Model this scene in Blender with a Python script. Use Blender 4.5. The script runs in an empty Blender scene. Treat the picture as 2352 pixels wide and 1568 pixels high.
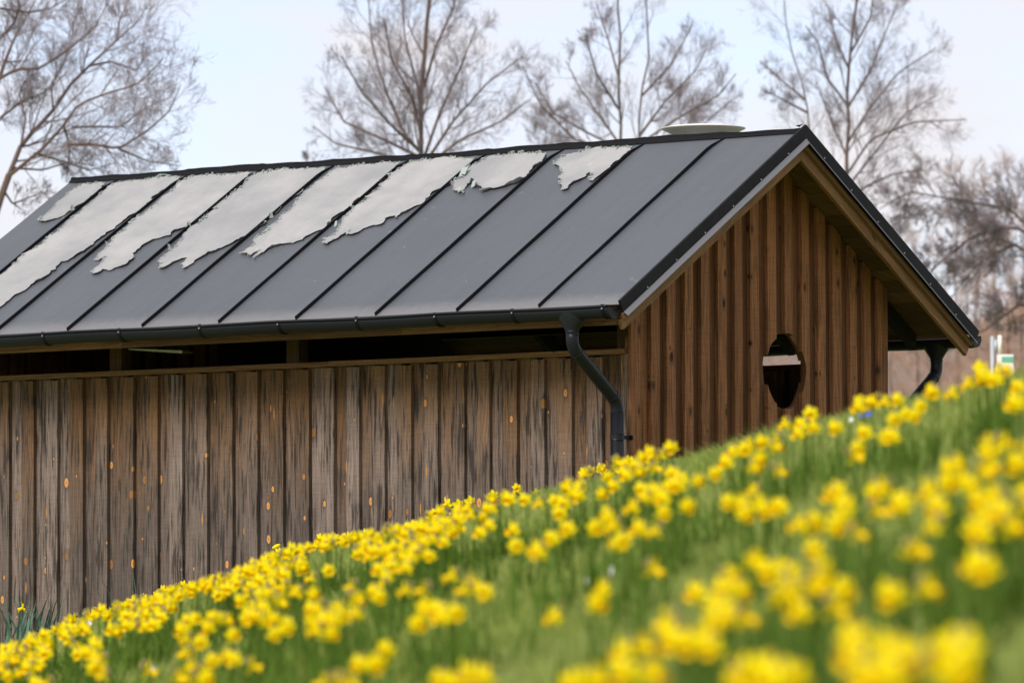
import bpy, bmesh, math, random
import numpy as np
from mathutils import Matrix, Vector
R = math.radians
random.seed(7); rng = np.random.default_rng(7)
S = bpy.context.scene
COL = S.collection

# ------------------------------------------------------------------ camera
EYE = 0.80
F = 13863.0          # focal length in units of a 2352-wide frame
PITCH = 0.056946; ROLL = -0.0030584; YAW = 0.93195
cd = bpy.data.cameras.new('camera'); cam = bpy.data.objects.new('camera', cd); COL.objects.link(cam)
cd.sensor_width = 36; cd.lens = F * 36 / 2352; cd.clip_end = 4000; cd.clip_start = 0.5
camrot = Matrix.Rotation(math.pi / 2 + PITCH, 4, 'X') @ Matrix.Rotation(ROLL, 4, 'Z')
cam.matrix_world = Matrix.Translation((0, 0, EYE)) @ camrot
cd.dof.use_dof = True; cd.dof.focus_distance = 34.0; cd.dof.aperture_fstop = 5.8
S.camera = cam

# ------------------------------------------------------------------ sky and light
W = bpy.data.worlds.new('World'); S.world = W; W.use_nodes = True
nt = W.node_tree; nt.nodes.clear()
def N(t, kind, **kw):
    n = t.nodes.new(kind)
    for k, v in kw.items(): setattr(n, k, v)
    return n
SUN_EL, SUN_AZ = R(38), R(215)      # azimuth from +Y clockwise: behind the camera, to the left
sky = N(nt, 'ShaderNodeTexSky', sky_type='NISHITA', sun_disc=False, sun_elevation=SUN_EL, sun_rotation=SUN_AZ); sky.ozone_density = 4.; sky.dust_density = .6
tc = N(nt, 'ShaderNodeTexCoord'); mp = N(nt, 'ShaderNodeMapping'); mp.inputs['Scale'].default_value = (15, 15, 42)
mp.inputs['Location'].default_value = (1.3, 0.4, 0.2)
nz = N(nt, 'ShaderNodeTexNoise'); nz.inputs['Scale'].default_value = 1.0; nz.inputs['Detail'].default_value = 4; nz.inputs['Roughness'].default_value = .5
cr = N(nt, 'ShaderNodeValToRGB'); cr.color_ramp.elements[0].position = .38; cr.color_ramp.elements[1].position = .62
cr.color_ramp.elements[0].color = (.45, .45, .45, 1); cr.color_ramp.elements[1].color = (1, 1, 1, 1)
bg1 = N(nt, 'ShaderNodeBackground'); bg1.inputs[1].default_value = .118
bg2 = N(nt, 'ShaderNodeBackground'); bg2.inputs[0].default_value = (.82, .80, .83, 1); bg2.inputs[1].default_value = .69
mx = N(nt, 'ShaderNodeMixShader'); ow = N(nt, 'ShaderNodeOutputWorld')
L = nt.links.new
L(tc.outputs['Generated'], mp.inputs[0]); L(mp.outputs[0], nz.inputs['Vector']); L(nz.outputs['Fac'], cr.inputs[0])
tint = N(nt, 'ShaderNodeMix', data_type='RGBA', blend_type='MULTIPLY'); tint.inputs[0].default_value = 1.; tint.inputs[7].default_value = (1.06, .95, 1.04, 1)
L(sky.outputs[0], tint.inputs[6]); L(tint.outputs[2], bg1.inputs[0]); L(cr.outputs[0], mx.inputs[0]); L(bg1.outputs[0], mx.inputs[1]); L(bg2.outputs[0], mx.inputs[2]); L(mx.outputs[0], ow.inputs[0])
sd = bpy.data.lights.new('sun', 'SUN'); sd.energy = 2.7; sd.angle = R(26); sd.color = (1, .93, .84)
sun = bpy.data.objects.new('sun', sd); COL.objects.link(sun)
sdir = Vector((math.sin(SUN_AZ) * math.cos(SUN_EL), math.cos(SUN_AZ) * math.cos(SUN_EL), math.sin(SUN_EL)))
sun.rotation_euler = sdir.to_track_quat('Z', 'Y').to_euler(); sun.location = sdir * 50
S.view_settings.view_transform = 'Standard'; S.view_settings.look = 'None'; S.view_settings.exposure = .68; S.view_settings.gamma = 1
S.render.engine = 'CYCLES'; S.render.film_transparent = False

# ------------------------------------------------------------------ helpers
def tag(o, label=None, cat=None, group=None, kind=None):
    if label: o['label'] = label
    if cat: o['category'] = cat
    if group: o['group'] = group
    if kind: o['kind'] = kind
    return o
def empty(name, loc, rz=0, label=None, cat=None, group=None):
    o = bpy.data.objects.new(name, None); COL.objects.link(o); o.location = loc; o.rotation_euler = (0, 0, rz)
    o.empty_display_size = .2
    return tag(o, label, cat, group)
class MB:
    def __init__(s): s.v = []; s.f = []; s.uv = []; s.r = []; s.mi = []
    def face(s, pts, uv=None, r=0., mi=0):
        b = len(s.v); s.v += [tuple(p) for p in pts]; s.f.append(tuple(range(b, b + len(pts))))
        s.uv += uv if uv else [(0, 0)] * len(pts); s.r.append(r); s.mi.append(mi)
    def poly(s, verts, faces, r=0., mi=0):
        b = len(s.v); s.v += [tuple(p) for p in verts]
        for f in faces:
            s.f.append(tuple(b + i for i in f)); s.uv += [(verts[i][0] + verts[i][1], verts[i][2]) for i in f]; s.r.append(r); s.mi.append(mi)
    def build(s, name, mat, parent=None, smooth=False):
        me = bpy.data.meshes.new(name); me.from_pydata(s.v, [], s.f)
        if len(s.uv) == sum(len(f) for f in s.f) and s.uv:
            l = me.uv_layers.new(name='UVMap'); l.data.foreach_set('uv', np.array(s.uv, dtype=np.float32).ravel())
        a = me.attributes.new('rnd', 'FLOAT', 'FACE'); a.data.foreach_set('value', np.array(s.r, dtype=np.float32))
        for m in (mat if isinstance(mat, (list, tuple)) else [mat]): me.materials.append(m)
        me.polygons.foreach_set('material_index', s.mi)
        if smooth: me.polygons.foreach_set('use_smooth', [True] * len(s.f))
        me.update(); o = bpy.data.objects.new(name, me); COL.objects.link(o); o.parent = parent
        return o
    def bevel(s, o, w):
        bm = bmesh.new(); bm.from_mesh(o.data); bmesh.ops.remove_doubles(bm, verts=bm.verts, dist=1e-5)
        bmesh.ops.bevel(bm, geom=bm.edges[:], offset=w, segments=1, affect='EDGES'); bm.to_mesh(o.data); bm.free()

# shed frame: local x = v (along the gable), local y = u (along the long wall, away), z up
BASE_Z = EYE + .065
C0 = Vector((.16016, 34.8805, 2.18596 + EYE)); WOFF = C0.z - BASE_Z
VR, WR = 1.883, 1.126
TAN = WR / VR; SL = math.hypot(VR, WR)
def Lc(u, v, w): return (v, u, w + WOFF)
shed_mat = Matrix.Translation((C0.x, C0.y, BASE_Z)) @ Matrix.Rotation(YAW, 4, 'Z')
caminv = cam.matrix_world.inverted()
def proj(p):        # world point -> position on a 2352x1568 frame
    q = caminv @ Vector(p); return (1176 + F * q.x / -q.z, 784 - F * q.y / -q.z)
def ray(x, y):      # direction with unit depth
    return (camrot.to_3x3() @ Vector(((x - 1176) / F, -(y - 784) / F, -1)))
CO = Vector((0, 0, EYE))
sinv = shed_mat.inverted()
def hit_local(x, y, axis, val):   # where a sight line meets a plane of the shed frame
    o = sinv @ CO; d = sinv.to_3x3() @ ray(x, y); t = (val - o[axis]) / d[axis]; return o + d * t
def hit_roof(x, y):   # -> (u, distance up the slope from the eave)
    o = sinv @ CO; d = sinv.to_3x3() @ ray(x, y)
    # plane: z = TAN*x + WOFF
    t = (TAN * o.x + WOFF - o.z) / (d.z - TAN * d.x); p = o + d * t
    return p.y, p.x / VR * SL
def roofpt(u, s, h=0.):  # point on the front slope, h above it
    v = s * VR / SL; w = s * WR / SL
    return Lc(u, v - h * WR / SL, w + h * VR / SL)

# ------------------------------------------------------------------ materials
def newmat(name):
    m = bpy.data.materials.new(name); m.use_nodes = True; t = m.node_tree
    return m, t, t.nodes['Principled BSDF'], t.links.new
def simple(name, col, rough=.6, spec=.5, metal=0., noise=.15, scale=8.):
    m, t, b, L = newmat(name)
    tc = N(t, 'ShaderNodeTexCoord'); n = N(t, 'ShaderNodeTexNoise'); n.inputs['Scale'].default_value = scale; n.inputs['Detail'].default_value = 5
    r = N(t, 'ShaderNodeMix', data_type='RGBA'); r.inputs[6].default_value = (*[c * (1 - noise) for c in col], 1); r.inputs[7].default_value = (*[min(1, c * (1 + noise)) for c in col], 1)
    L(tc.outputs['Object'], n.inputs['Vector']); L(n.outputs['Fac'], r.inputs[0]); L(r.outputs[2], b.inputs['Base Color'])
    b.inputs['Roughness'].default_value = rough; b.inputs['Specular IOR Level'].default_value = spec; b.inputs['Metallic'].default_value = metal
    return m
def math_(t, op, a, b=None, clamp=False):
    n = N(t, 'ShaderNodeMath', operation=op, use_clamp=clamp)
    for i, x in enumerate((a, b)):
        if x is None: continue
        if isinstance(x, (int, float)): n.inputs[i].default_value = x
        else: t.links.new(x, n.inputs[i])
    return n.outputs[0]
def mixc(t, fac, a, b, mode='MIX'):
    n = N(t, 'ShaderNodeMix', data_type='RGBA', blend_type=mode)
    for i, x in ((0, fac), (6, a), (7, b)):
        if isinstance(x, (int, float)): n.inputs[i].default_value = x
        elif isinstance(x, tuple): n.inputs[i].default_value = (*x, 1)
        else: t.links.new(x, n.inputs[i])
    return n.outputs[2]
def vec(t, x, y, z=0.):
    c = N(t, 'ShaderNodeCombineXYZ')
    for i, a in enumerate((x, y, z)):
        if isinstance(a, (int, float)): c.inputs[i].default_value = a
        else: t.links.new(a, c.inputs[i])
    return c.outputs[0]
def noise(t, v, scale=1., detail=4., rough=.5):
    n = N(t, 'ShaderNodeTexNoise'); n.inputs['Scale'].default_value = scale; n.inputs['Detail'].default_value = detail; n.inputs['Roughness'].default_value = rough
    t.links.new(v, n.inputs['Vector']); return n.outputs['Fac']
def ss(t, x, a, b):
    m = N(t, 'ShaderNodeMapRange', interpolation_type='SMOOTHSTEP'); t.links.new(x, m.inputs[0]); m.inputs[1].default_value = a; m.inputs[2].default_value = b
    return m.outputs[0]
def wood(name, fresh, grey, weather=(0., 0.), knots=0., stain=.5, dark=.35, knotcol=(.46, .19, .05)):
    m, t, b, L = newmat(name)
    uv = N(t, 'ShaderNodeUVMap'); sp = N(t, 'ShaderNodeSeparateXYZ'); L(uv.outputs[0], sp.inputs[0]); X, Y = sp.outputs[0], sp.outputs[1]
    tc = N(t, 'ShaderNodeTexCoord'); so = N(t, 'ShaderNodeSeparateXYZ'); L(tc.outputs['Object'], so.inputs[0]); Z = so.outputs[2]
    at = N(t, 'ShaderNodeAttribute', attribute_name='rnd'); rnd = at.outputs['Fac']
    wob = noise(t, vec(t, math_(t, 'MULTIPLY', X, 6.), math_(t, 'MULTIPLY', Y, 1.5)), 1., 2.)
    grain = noise(t, vec(t, math_(t, 'ADD', math_(t, 'MULTIPLY', X, 95.), math_(t, 'MULTIPLY', wob, 9.)), math_(t, 'MULTIPLY', Y, 2.2)), 1., 5., .62)
    fine = noise(t, vec(t, math_(t, 'MULTIPLY', X, 260.), math_(t, 'MULTIPLY', Y, 14.)), 1., 3., .6)
    st = noise(t, vec(t, math_(t, 'MULTIPLY', X, 52.), math_(t, 'MULTIPLY', Y, 2.9), 3.), 1., 5., .65)
    blot = noise(t, vec(t, math_(t, 'MULTIPLY', X, 7.), math_(t, 'MULTIPLY', Y, 1.6), 9.), 1., 3.)
    # weathering: the lower boards are greyer, each board by its own amount
    wf = ss(t, math_(t, 'ADD', math_(t, 'MULTIPLY', Z, -1.), math_(t, 'ADD', math_(t, 'MULTIPLY', blot, .9), math_(t, 'MULTIPLY', rnd, .8))), weather[0], weather[1])
    col = mixc(t, wf, fresh, grey)
    shade = math_(t, 'ADD', math_(t, 'MULTIPLY', rnd, .75), .60)
    shade = math_(t, 'MULTIPLY', shade, math_(t, 'ADD', math_(t, 'MULTIPLY', grain, 2.2), -.10))
    shade = math_(t, 'MULTIPLY', shade, math_(t, 'ADD', math_(t, 'MULTIPLY', fine, .5), .75))
    saw = noise(t, vec(t, math_(t, 'MULTIPLY', X, 6.), math_(t, 'MULTIPLY', Y, 85.), 2.), 1., 2.)
    shade = math_(t, 'MULTIPLY', shade, math_(t, 'ADD', math_(t, 'MULTIPLY', saw, .5), .75))
    col = mixc(t, 1., col, vec(t, shade, shade, shade), 'MULTIPLY')
    sf = math_(t, 'MULTIPLY', ss(t, math_(t, 'ADD', st, math_(t, 'MULTIPLY', blot, .35)), .66, .80), stain)
    col = mixc(t, sf, col, tuple(c * dark for c in grey))
    if knots:
        vo = N(t, 'ShaderNodeTexVoronoi', voronoi_dimensions='2D'); vo.inputs['Scale'].default_value = 1.; vo.inputs['Randomness'].default_value = 1.
        kx = math_(t, 'ADD', math_(t, 'MULTIPLY', X, 9.), math_(t, 'MULTIPLY', wob, .25)); ky = math_(t, 'MULTIPLY', Y, 4.6)
        L(vec(t, kx, ky), vo.inputs['Vector'])
        sc = N(t, 'ShaderNodeSeparateColor'); L(vo.outputs['Color'], sc.inputs[0])
        on = math_(t, 'LESS_THAN', sc.outputs[0], knots)
        d = math_(t, 'DIVIDE', vo.outputs['Distance'], math_(t, 'ADD', math_(t, 'MULTIPLY', math_(t, 'POWER', sc.outputs[1], 2.), .11), .035))
        k = math_(t, 'MULTIPLY', math_(t, 'SUBTRACT', 1., ss(t, d, .85, 1.1)), on)
        halo = math_(t, 'MULTIPLY', math_(t, 'MULTIPLY', math_(t, 'SUBTRACT', 1., ss(t, d, 1., 2.6)), on), .6)
        ctr = math_(t, 'MULTIPLY', math_(t, 'SUBTRACT', 1., ss(t, d, .15, .5)), on)
        col = mixc(t, halo, col, tuple(c * .55 for c in grey))
        kc = mixc(t, ss(t, sc.outputs[2], .25, .6), tuple(c * .45 for c in knotcol), knotcol)
        col = mixc(t, k, col, kc); col = mixc(t, math_(t, 'MULTIPLY', ctr, .6), col, tuple(c * .3 for c in knotcol))
        # resin streaks
        v2 = N(t, 'ShaderNodeTexVoronoi', voronoi_dimensions='2D'); v2.inputs['Scale'].default_value = 1.
        L(vec(t, math_(t, 'ADD', math_(t, 'MULTIPLY', X, 15.), 4.), math_(t, 'MULTIPLY', Y, 1.9)), v2.inputs['Vector'])
        s2 = N(t, 'ShaderNodeSeparateColor'); L(v2.outputs['Color'], s2.inputs[0])
        k2 = math_(t, 'MULTIPLY', math_(t, 'SUBTRACT', 1., ss(t, v2.outputs['Distance'], .03, .10)), math_(t, 'LESS_THAN', s2.outputs[0], knots * .32))
        col = mixc(t, math_(t, 'MULTIPLY', k2, .85), col, tuple(c * .85 for c in knotcol))
    L(col, b.inputs['Base Color']); b.inputs['Roughness'].default_value = .8; b.inputs['Specular IOR Level'].default_value = .25
    bp = N(t, 'ShaderNodeBump'); bp.inputs['Strength'].default_value = .5; bp.inputs['Distance'].default_value = .004; L(grain, bp.inputs['Height']); L(bp.outputs[0], b.inputs['Normal'])
    return m
M_front = wood('weathered_cladding', (.205, .106, .044), (.128, .098, .082), (-1.35, -.20), .30, .95, .22, (.55, .24, .06))
M_gable = wood('brown_cladding', (.24, .095, .030), (.20, .085, .034), (-2.4, -1.0), .34, .55, .35, (.075, .032, .015))
M_trim = wood('brown_trim', (.20, .098, .038), (.18, .095, .042), (-9, -8), .12, .3, .4, (.10, .045, .02))
M_frame = wood('frame_timber', (.11, .06, .026), (.10, .055, .026), (-9, -8), .0, .4, .4)
M_in = wood('inner_boards', (.009, .006, .004), (.009, .006, .004), (-9, -8), .0, .3, .4)  # near-black: the unlit interior's darkness is put into the board colour

def metal(name, base, rough, dust=0., spec=.5):
    m, t, b, L = newmat(name); tc = N(t, 'ShaderNodeTexCoord'); O = tc.outputs['Object']
    sp = N(t, 'ShaderNodeSeparateXYZ'); L(O, sp.inputs[0])
    big = noise(t, O, 1.1, 4.); fine = noise(t, O, 90., 3.)
    strk = noise(t, vec(t, math_(t, 'MULTIPLY', sp.outputs[0], 1.5), math_(t, 'MULTIPLY', sp.outputs[1], 16.), math_(t, 'MULTIPLY', sp.outputs[2], 1.5)), 1., 5., .6)
    col = mixc(t, big, tuple(c * .82 for c in base), tuple(c * 1.15 for c in base))
    col = mixc(t, math_(t, 'MULTIPLY', strk, .5), col, tuple(c * 1.5 for c in base))
    if dust:   # pale dirt band where the sheets end at the eave, real dirt and lichen specks
        n2 = noise(t, O, 26., 5., .7)
        f = math_(t, 'SUBTRACT', 1., ss(t, math_(t, 'ADD', sp.outputs[0], math_(t, 'MULTIPLY', n2, -.10)), -.04, .10))
        col = mixc(t, math_(t, 'MULTIPLY', f, dust), col, (.30, .28, .26))
        col = mixc(t, math_(t, 'MULTIPLY', ss(t, noise(t, O, 38., 2.), .73, .78), .6), col, (.32, .32, .31))
        sc_ = noise(t, O, 5., 5., .7); col = mixc(t, math_(t, 'MULTIPLY', ss(t, sc_, .66, .76), .35), col, (.25, .25, .25))
    L(col, b.inputs['Base Color']); b.inputs['Specular IOR Level'].default_value = spec
    rr = N(t, 'ShaderNodeMapRange'); L(fine, rr.inputs[0]); rr.inputs[3].default_value = rough - .05; rr.inputs[4].default_value = rough + .08; L(rr.outputs[0], b.inputs['Roughness'])
    bp = N(t, 'ShaderNodeBump'); bp.inputs['Strength'].default_value = .5; bp.inputs['Distance'].default_value = .03; L(noise(t, O, 2.1, 3.), bp.inputs['Height']); L(bp.outputs[0], b.inputs['Normal'])
    return m
M_roof = metal('roof_coating', (.064, .071, .080), .42, .3)
M_black = metal('black_metal', (.006, .006, .007), .45, 0, .10)
M_seam = metal('seam_metal', (.007, .007, .009), .6, 0, .12)  # same coating as the roof, near-black: shade on the rib sides painted in
M_gut = metal('gutter_metal', (.009, .010, .013), .36, 0, .20)
M_flash = metal('flashing_metal', (.007, .006, .007), .42, 0, .10)
M_lip = metal('flashing_lip', (.12, .12, .13), .38)  # paler than the flashing: sky reflection on the flange put into the colour
def film_mat():
    m, t, b, L = newmat('pale_film'); tc = N(t, 'ShaderNodeTexCoord'); O = tc.outputs['Object']; sp = N(t, 'ShaderNodeSeparateXYZ'); L(O, sp.inputs[0])
    col = mixc(t, ss(t, noise(t, O, 2.2, 5., .6), .3, .7), (.235, .24, .245), (.335, .332, .328))
    sm = noise(t, vec(t, math_(t, 'MULTIPLY', sp.outputs[0], 3.), math_(t, 'MULTIPLY', sp.outputs[1], 9.)), 1.3, 4., .6)
    col = mixc(t, math_(t, 'MULTIPLY', ss(t, sm, .66, .74), .6), col, (.50, .48, .45))
    col = mixc(t, math_(t, 'MULTIPLY', ss(t, noise(t, O, 60., 3.), .55, .8), .3), col, (.16, .16, .16))
    L(col, b.inputs['Base Color']); b.inputs['Roughness'].default_value = .7; b.inputs['Specular IOR Level'].default_value = .3
    return m
M_film = film_mat()
M_mint = simple('mint_underside', (.29, .345, .315), .7, .3, 0, .12, 30.)
M_white = simple('white_plastic', (.80, .75, .70), .5, .4, 0, .05)
M_screw = simple('bare_screw', (.5, .5, .5), .3, .5, .6, .05)
M_bark = simple('bark', (.11, .075, .062), .9, .2, 0, .35, 3.)
M_twig = simple('twigs', (.19, .155, .165), .9, .2, 0, .3, 1.)
M_twigr = simple('reddish_twigs', (.36, .235, .18), .9, .2, 0, .4, .6)
M_ground2 = simple('earth', (.07, .065, .04), .9, .2, 0, .3, 2.)

def plant_mat(name, c1, c2, trans=.35, scale=1.2, rough=.55):
    m, t, b, L = newmat(name); tc = N(t, 'ShaderNodeTexCoord'); g = N(t, 'ShaderNodeNewGeometry')
    at = N(t, 'ShaderNodeObjectInfo')
    n = noise(t, g.outputs['Position'], scale, 5., .6)
    n2 = noise(t, g.outputs['Position'], scale * 22, 2.)
    f = ss(t, math_(t, 'ADD', math_(t, 'MULTIPLY', n, .6), math_(t, 'MULTIPLY', n2, .4)), .3, .7)
    col = mixc(t, f, c1, c2); L(col, b.inputs['Base Color']); b.inputs['Roughness'].default_value = rough; b.inputs['Specular IOR Level'].default_value = .12
    tr = N(t, 'ShaderNodeBsdfTranslucent'); L(col, tr.inputs[0]); ms = N(t, 'ShaderNodeMixShader'); ms.inputs[0].default_value = trans
    out = t.nodes['Material Output']; L(b.outputs[0], ms.inputs[1]); L(tr.outputs[0], ms.inputs[2]); L(ms.outputs[0], out.inputs[0])
    return m
M_grass = plant_mat('grass_blades', (.215, .29, .045), (.38, .425, .13), .5, .9)
M_leaf = plant_mat('daffodil_leaves', (.065, .13, .012), (.14, .22, .035), .35, 3.)
M_leafb = plant_mat('blue_green_leaves', (.06, .12, .085), (.11, .18, .13), .2, 3.)
M_pet = plant_mat('yellow_petals', (.96, .76, .003), (.97, .83, .008), .35, 9.)
M_tru = plant_mat('trumpet_yellow', (.95, .66, .002), (.96, .73, .004), .25, 9.)
M_spathe = plant_mat('papery_sheath', (.30, .24, .10), (.42, .34, .16), .3, 9.)
M_daisy = simple('daisy_white', (.8, .8, .78), .6, .3, 0, .05)
M_blue = simple('blue_petals', (.15, .2, .75), .6, .3, 0, .1)
M_pink = simple('pink_petal', (.7, .35, .28), .6, .3, 0, .1)
def ground_mat():
    m, t, b, L = newmat('lawn'); g = N(t, 'ShaderNodeNewGeometry')
    n = noise(t, g.outputs['Position'], 1.3, 6., .65); n2 = noise(t, g.outputs['Position'], 14., 4.)
    col = mixc(t, n, (.13, .17, .035), (.21, .25, .07)); col = mixc(t, math_(t, 'MULTIPLY', ss(t, n2, .5, .75), .5), col, (.13, .12, .055))
    L(col, b.inputs['Base Color']); b.inputs['Roughness'].default_value = .9; b.inputs['Specular IOR Level'].default_value = .1
    return m
M_lawn = ground_mat()

# ------------------------------------------------------------------ ground
def nz2(X, Y):
    return (.5 * np.sin(1.7 * X + .9 * Y + 1.) + .35 * np.sin(-2.9 * X + 1.3 * Y + 2.) + .3 * np.sin(4.1 * X + 3.3 * Y) + .2 * np.sin(7.3 * X - 5.1 * Y + .5)) * .022
def ground(X, Y):
    X = np.asarray(X, float); Y = np.asarray(Y, float)
    Xc = np.where(X > 2.6, 2.6 + 3.0 * np.tanh((X - 2.6) / 3.0), X); Xc = np.where(X < -4, -4 + 1.5 * np.tanh((X + 4) / 1.5), Xc)
    Yl = np.where(Y < -3, -3 + 3 * np.tanh((Y + 3) / 3), Y)
    Yc = np.interp(X, [-2.4, -1.34, -.25, .7, 1.2, 1.7, 2.6], [27.4, 27.2, 25.0, 23.0, 21.4, 20.1, 19.])
    top = .33 * Xc + .0625 * Yl
    d = np.maximum(0, Y - Yc + .8)
    hill = np.where(d > 0, .33 * Xc + .0625 * (Yc - .8) + .0625 * d - .022 * d * d, top)
    hill = np.where(d > 14, -5., hill)
    base = BASE_Z - .02
    k = .12; h = np.clip(.5 + .5 * (hill - base) / k, 0, 1)
    far = base * (1 - h) + hill * h + k * h * (1 - h)
    z = np.where(d > 0, far, hill)
    # in front of the crest on the low side the bank simply continues down
    return z + nz2(X, Y) * np.exp(-np.maximum(0, Y - 45) / 20)
def axis(a, b, fine, far, n=24):
    mid = np.arange(a, b, fine); lo = a - np.geomspace(fine * 2, far, n)[::-1]; hi = b + np.geomspace(fine * 2, far, n); return np.concatenate([lo, mid, hi])
gx = axis(-7, 8, .14, 1500); gy = axis(-2, 46, .22, 2500)
GX, GY = np.meshgrid(gx, gy); GZ = ground(GX, GY)
nx, ny = len(gx), len(gy)
me = bpy.data.meshes.new('grass_bank'); vs = np.stack([GX.ravel(), GY.ravel(), GZ.ravel()], 1)
idx = np.arange(nx * ny).reshape(ny, nx); fc = np.stack([idx[:-1, :-1], idx[:-1, 1:], idx[1:, 1:], idx[1:, :-1]], -1).reshape(-1, 4)
me.from_pydata(vs.tolist(), [], fc.tolist()); me.polygons.foreach_set('use_smooth', [True] * len(fc)); me.materials.append(M_lawn)
bank = bpy.data.objects.new('grass_bank', me); COL.objects.link(bank)
tag(bank, 'green grassy bank sloping up to the right', None, None, 'structure')

# ------------------------------------------------------------------ the shed
shed = empty('shed', (C0.x, C0.y, BASE_Z), YAW, 'brown timber shed with dark standing seam metal roof and peeling pale film', 'shed')
UG = -.283          # outer face of the gable boards
VF = .5158          # outer face of the front boards
V2 = 2 * VR - VF    # outer face of the back boards
UEND = 5.20         # far end of the roof
UGE = UEND - .31    # far gable wall
WB = BASE_Z - C0.z - .05   # underside of the walls
SILL = -.226; SB = -.188
def boardbox(mb, u0, u1, v0, v1, w0, w1, off=None, r=None, top=None):
    """top(v): clips the box's upper end under the roof"""
    if r is None: r = random.random()
    ox = random.randrange(400) * 3.7 if off is None else off; oy = random.random() * 30
    t = (lambda v: w1) if top is None else top
    P = [Lc(u0, v0, w0), Lc(u1, v0, w0), Lc(u1, v1, w0), Lc(u0, v1, w0), Lc(u0, v0, t(v0)), Lc(u1, v0, t(v0)), Lc(u1, v1, t(v1)), Lc(u0, v1, t(v1))]
    b = len(mb.v); mb.v += P
    for f in ((0, 1, 2, 3), (4, 7, 6, 5), (0, 4, 5, 1), (1, 5, 6, 2), (2, 6, 7, 3), (3, 7, 4, 0)):
        mb.f.append(tuple(b + i for i in f)); mb.uv += [(P[i][0] + P[i][1] + ox, P[i][2] + oy) for i in f]; mb.r.append(r); mb.mi.append(0)
def hbeam(mb, u0, u1, v0, v1, w0, w1, r=None, along='u'):
    """horizontal timber: grain runs along it"""
    if r is None: r = random.random()
    ox = random.randrange(400) * 3.7; oy = random.random() * 30
    P = [Lc(u0, v0, w0), Lc(u1, v0, w0), Lc(u1, v1, w0), Lc(u0, v1, w0), Lc(u0, v0, w1), Lc(u1, v0, w1), Lc(u1, v1, w1), Lc(u0, v1, w1)]
    b = len(mb.v); mb.v += P
    for f in ((0, 1, 2, 3), (4, 7, 6, 5), (0, 4, 5, 1), (1, 5, 6, 2), (2, 6, 7, 3), (3, 7, 4, 0)):
        mb.f.append(tuple(b + i for i in f)); mb.r.append(r); mb.mi.append(0)
        mb.uv += [((P[i][2] + P[i][0] + ox, P[i][1] + oy) if along == 'u' else (P[i][2] + P[i][1] + ox, P[i][0] + oy)) for i in f]

# front wall: underboards and overboards, right edges measured board by board
lines = [20.5, 77, 131.6, 190, 246.2, 306.1, 361.7, 418.3, 475.3, 533.8, 590.8, 649.8, 709.3, 766, 824.5, 883, 944, 1005, 1066, 1124, 1187, 1250, 1313, 1383]
ul = [hit_local(x, 960, 0, VF)[1] for x in lines][::-1]
while ul[-1] < UGE - .2: ul.append(ul[-1] + .197)
mb = MB()
prev = UG + .05
edges = [prev] + ul
for i, a in enumerate(ul):
    nxt = ul[i + 1] if i + 1 < len(ul) else UGE - .03
    wd = (nxt - a) * random.uniform(.46, .53)
    if a + wd > UGE - .03: break
    boardbox(mb, a, a + wd, VF, VF + .029, WB, SILL - .040 + random.uniform(-.004, .002))            # overboard
    boardbox(mb, a + wd - .03, nxt + .03, VF + .0305, VF + .049, WB, SILL - .0305)                     # underboard
boardbox(mb, UG + .024, ul[0] + .03, VF + .0305, VF + .049, WB, SILL - .0305)
boardbox(mb, UG + .024, UG + .075, VF + .002, VF + .0205, WB, SILL - .032, r=.7)
mb.build('front_cladding', M_front, shed)
# long back wall and far gable, seen through gaps only
mb = MB(); a = UG + .05
while a < UGE - .1:
    boardbox(mb, a, a + .1, V2 - .02, V2, WB, SB - .031); boardbox(mb, a + .08, min(a + .22, UGE), V2 - .04, V2 - .0215, WB, SB - .0305); a += .197
mb.build('back_cladding', M_front, shed)
under = lambda v: (v if v <= VR else 2 * VR - v) * TAN - .052
mb = MB(); a = VF + .01
while a < V2 - .09:
    boardbox(mb, UGE, UGE + .02, a, a + .09, WB, 0, top=under); boardbox(mb, UGE - .0215, UGE - .002, a + .07, min(a + .19, V2 - .01), WB, 0, top=under); a += .165
mb.build('far_gable_cladding', M_gable, shed)
# near gable: boards clipped under the roof, then the round hole is cut
mb = MB()
gz = [hit_local(2400 / 1.74150 + x / 1.38700 / 1.7415, 700, 1, UG)[0] for x in (370, 470, 562, 655, 748, 835, 930, 1025, 1120, 1210, 1290, 1385, 1465)]
gz = [gz[0] - .16] + gz
while gz[-1] < V2 - .2: gz.append(gz[-1] + .158)
boardbox(mb, UG - .002, UG + .019, VF - .003, VF + .088, WB, 0, top=under, r=.75)
for i, a in enumerate(gz):
    nxt = gz[i + 1] if i + 1 < len(gz) else V2
    if a > V2 - .08: break
    wd = (nxt - a) * random.uniform(.46, .55)
    pk = a < VR < a + wd
    for (p, q) in (((a, VR), (VR, a + wd)) if pk else ((a, a + wd),)):
        boardbox(mb, UG, UG + .027, p, q, WB, 0, top=under, r=.6 + .4 * ((i * .37 + .2) % 1.), off=i * 7.7)
    p, q = a + wd - .03, min(nxt + .03, V2 - .002)
    for (p, q) in (((p, VR), (VR, q)) if p < VR < q else ((p, q),)):
        boardbox(mb, UG + .0285, UG + .048, p, q, WB, 0, top=under, r=-.32 + (i * .61 + .1) % 1. * .25, off=i * 5.1)  # underboards: less bleached, and darkened further with painted-in recess shade
boardbox(mb, UG + .0285, UG + .048, VF + .005, gz[0] + .03, WB, 0, top=under)
boardbox(mb, UG - .001, UG + .020, V2 - .06, V2 + .002, WB, 0, top=under, r=.4)
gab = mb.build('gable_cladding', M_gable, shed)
hc = hit_local(1806, 852, 1, UG)
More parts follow.
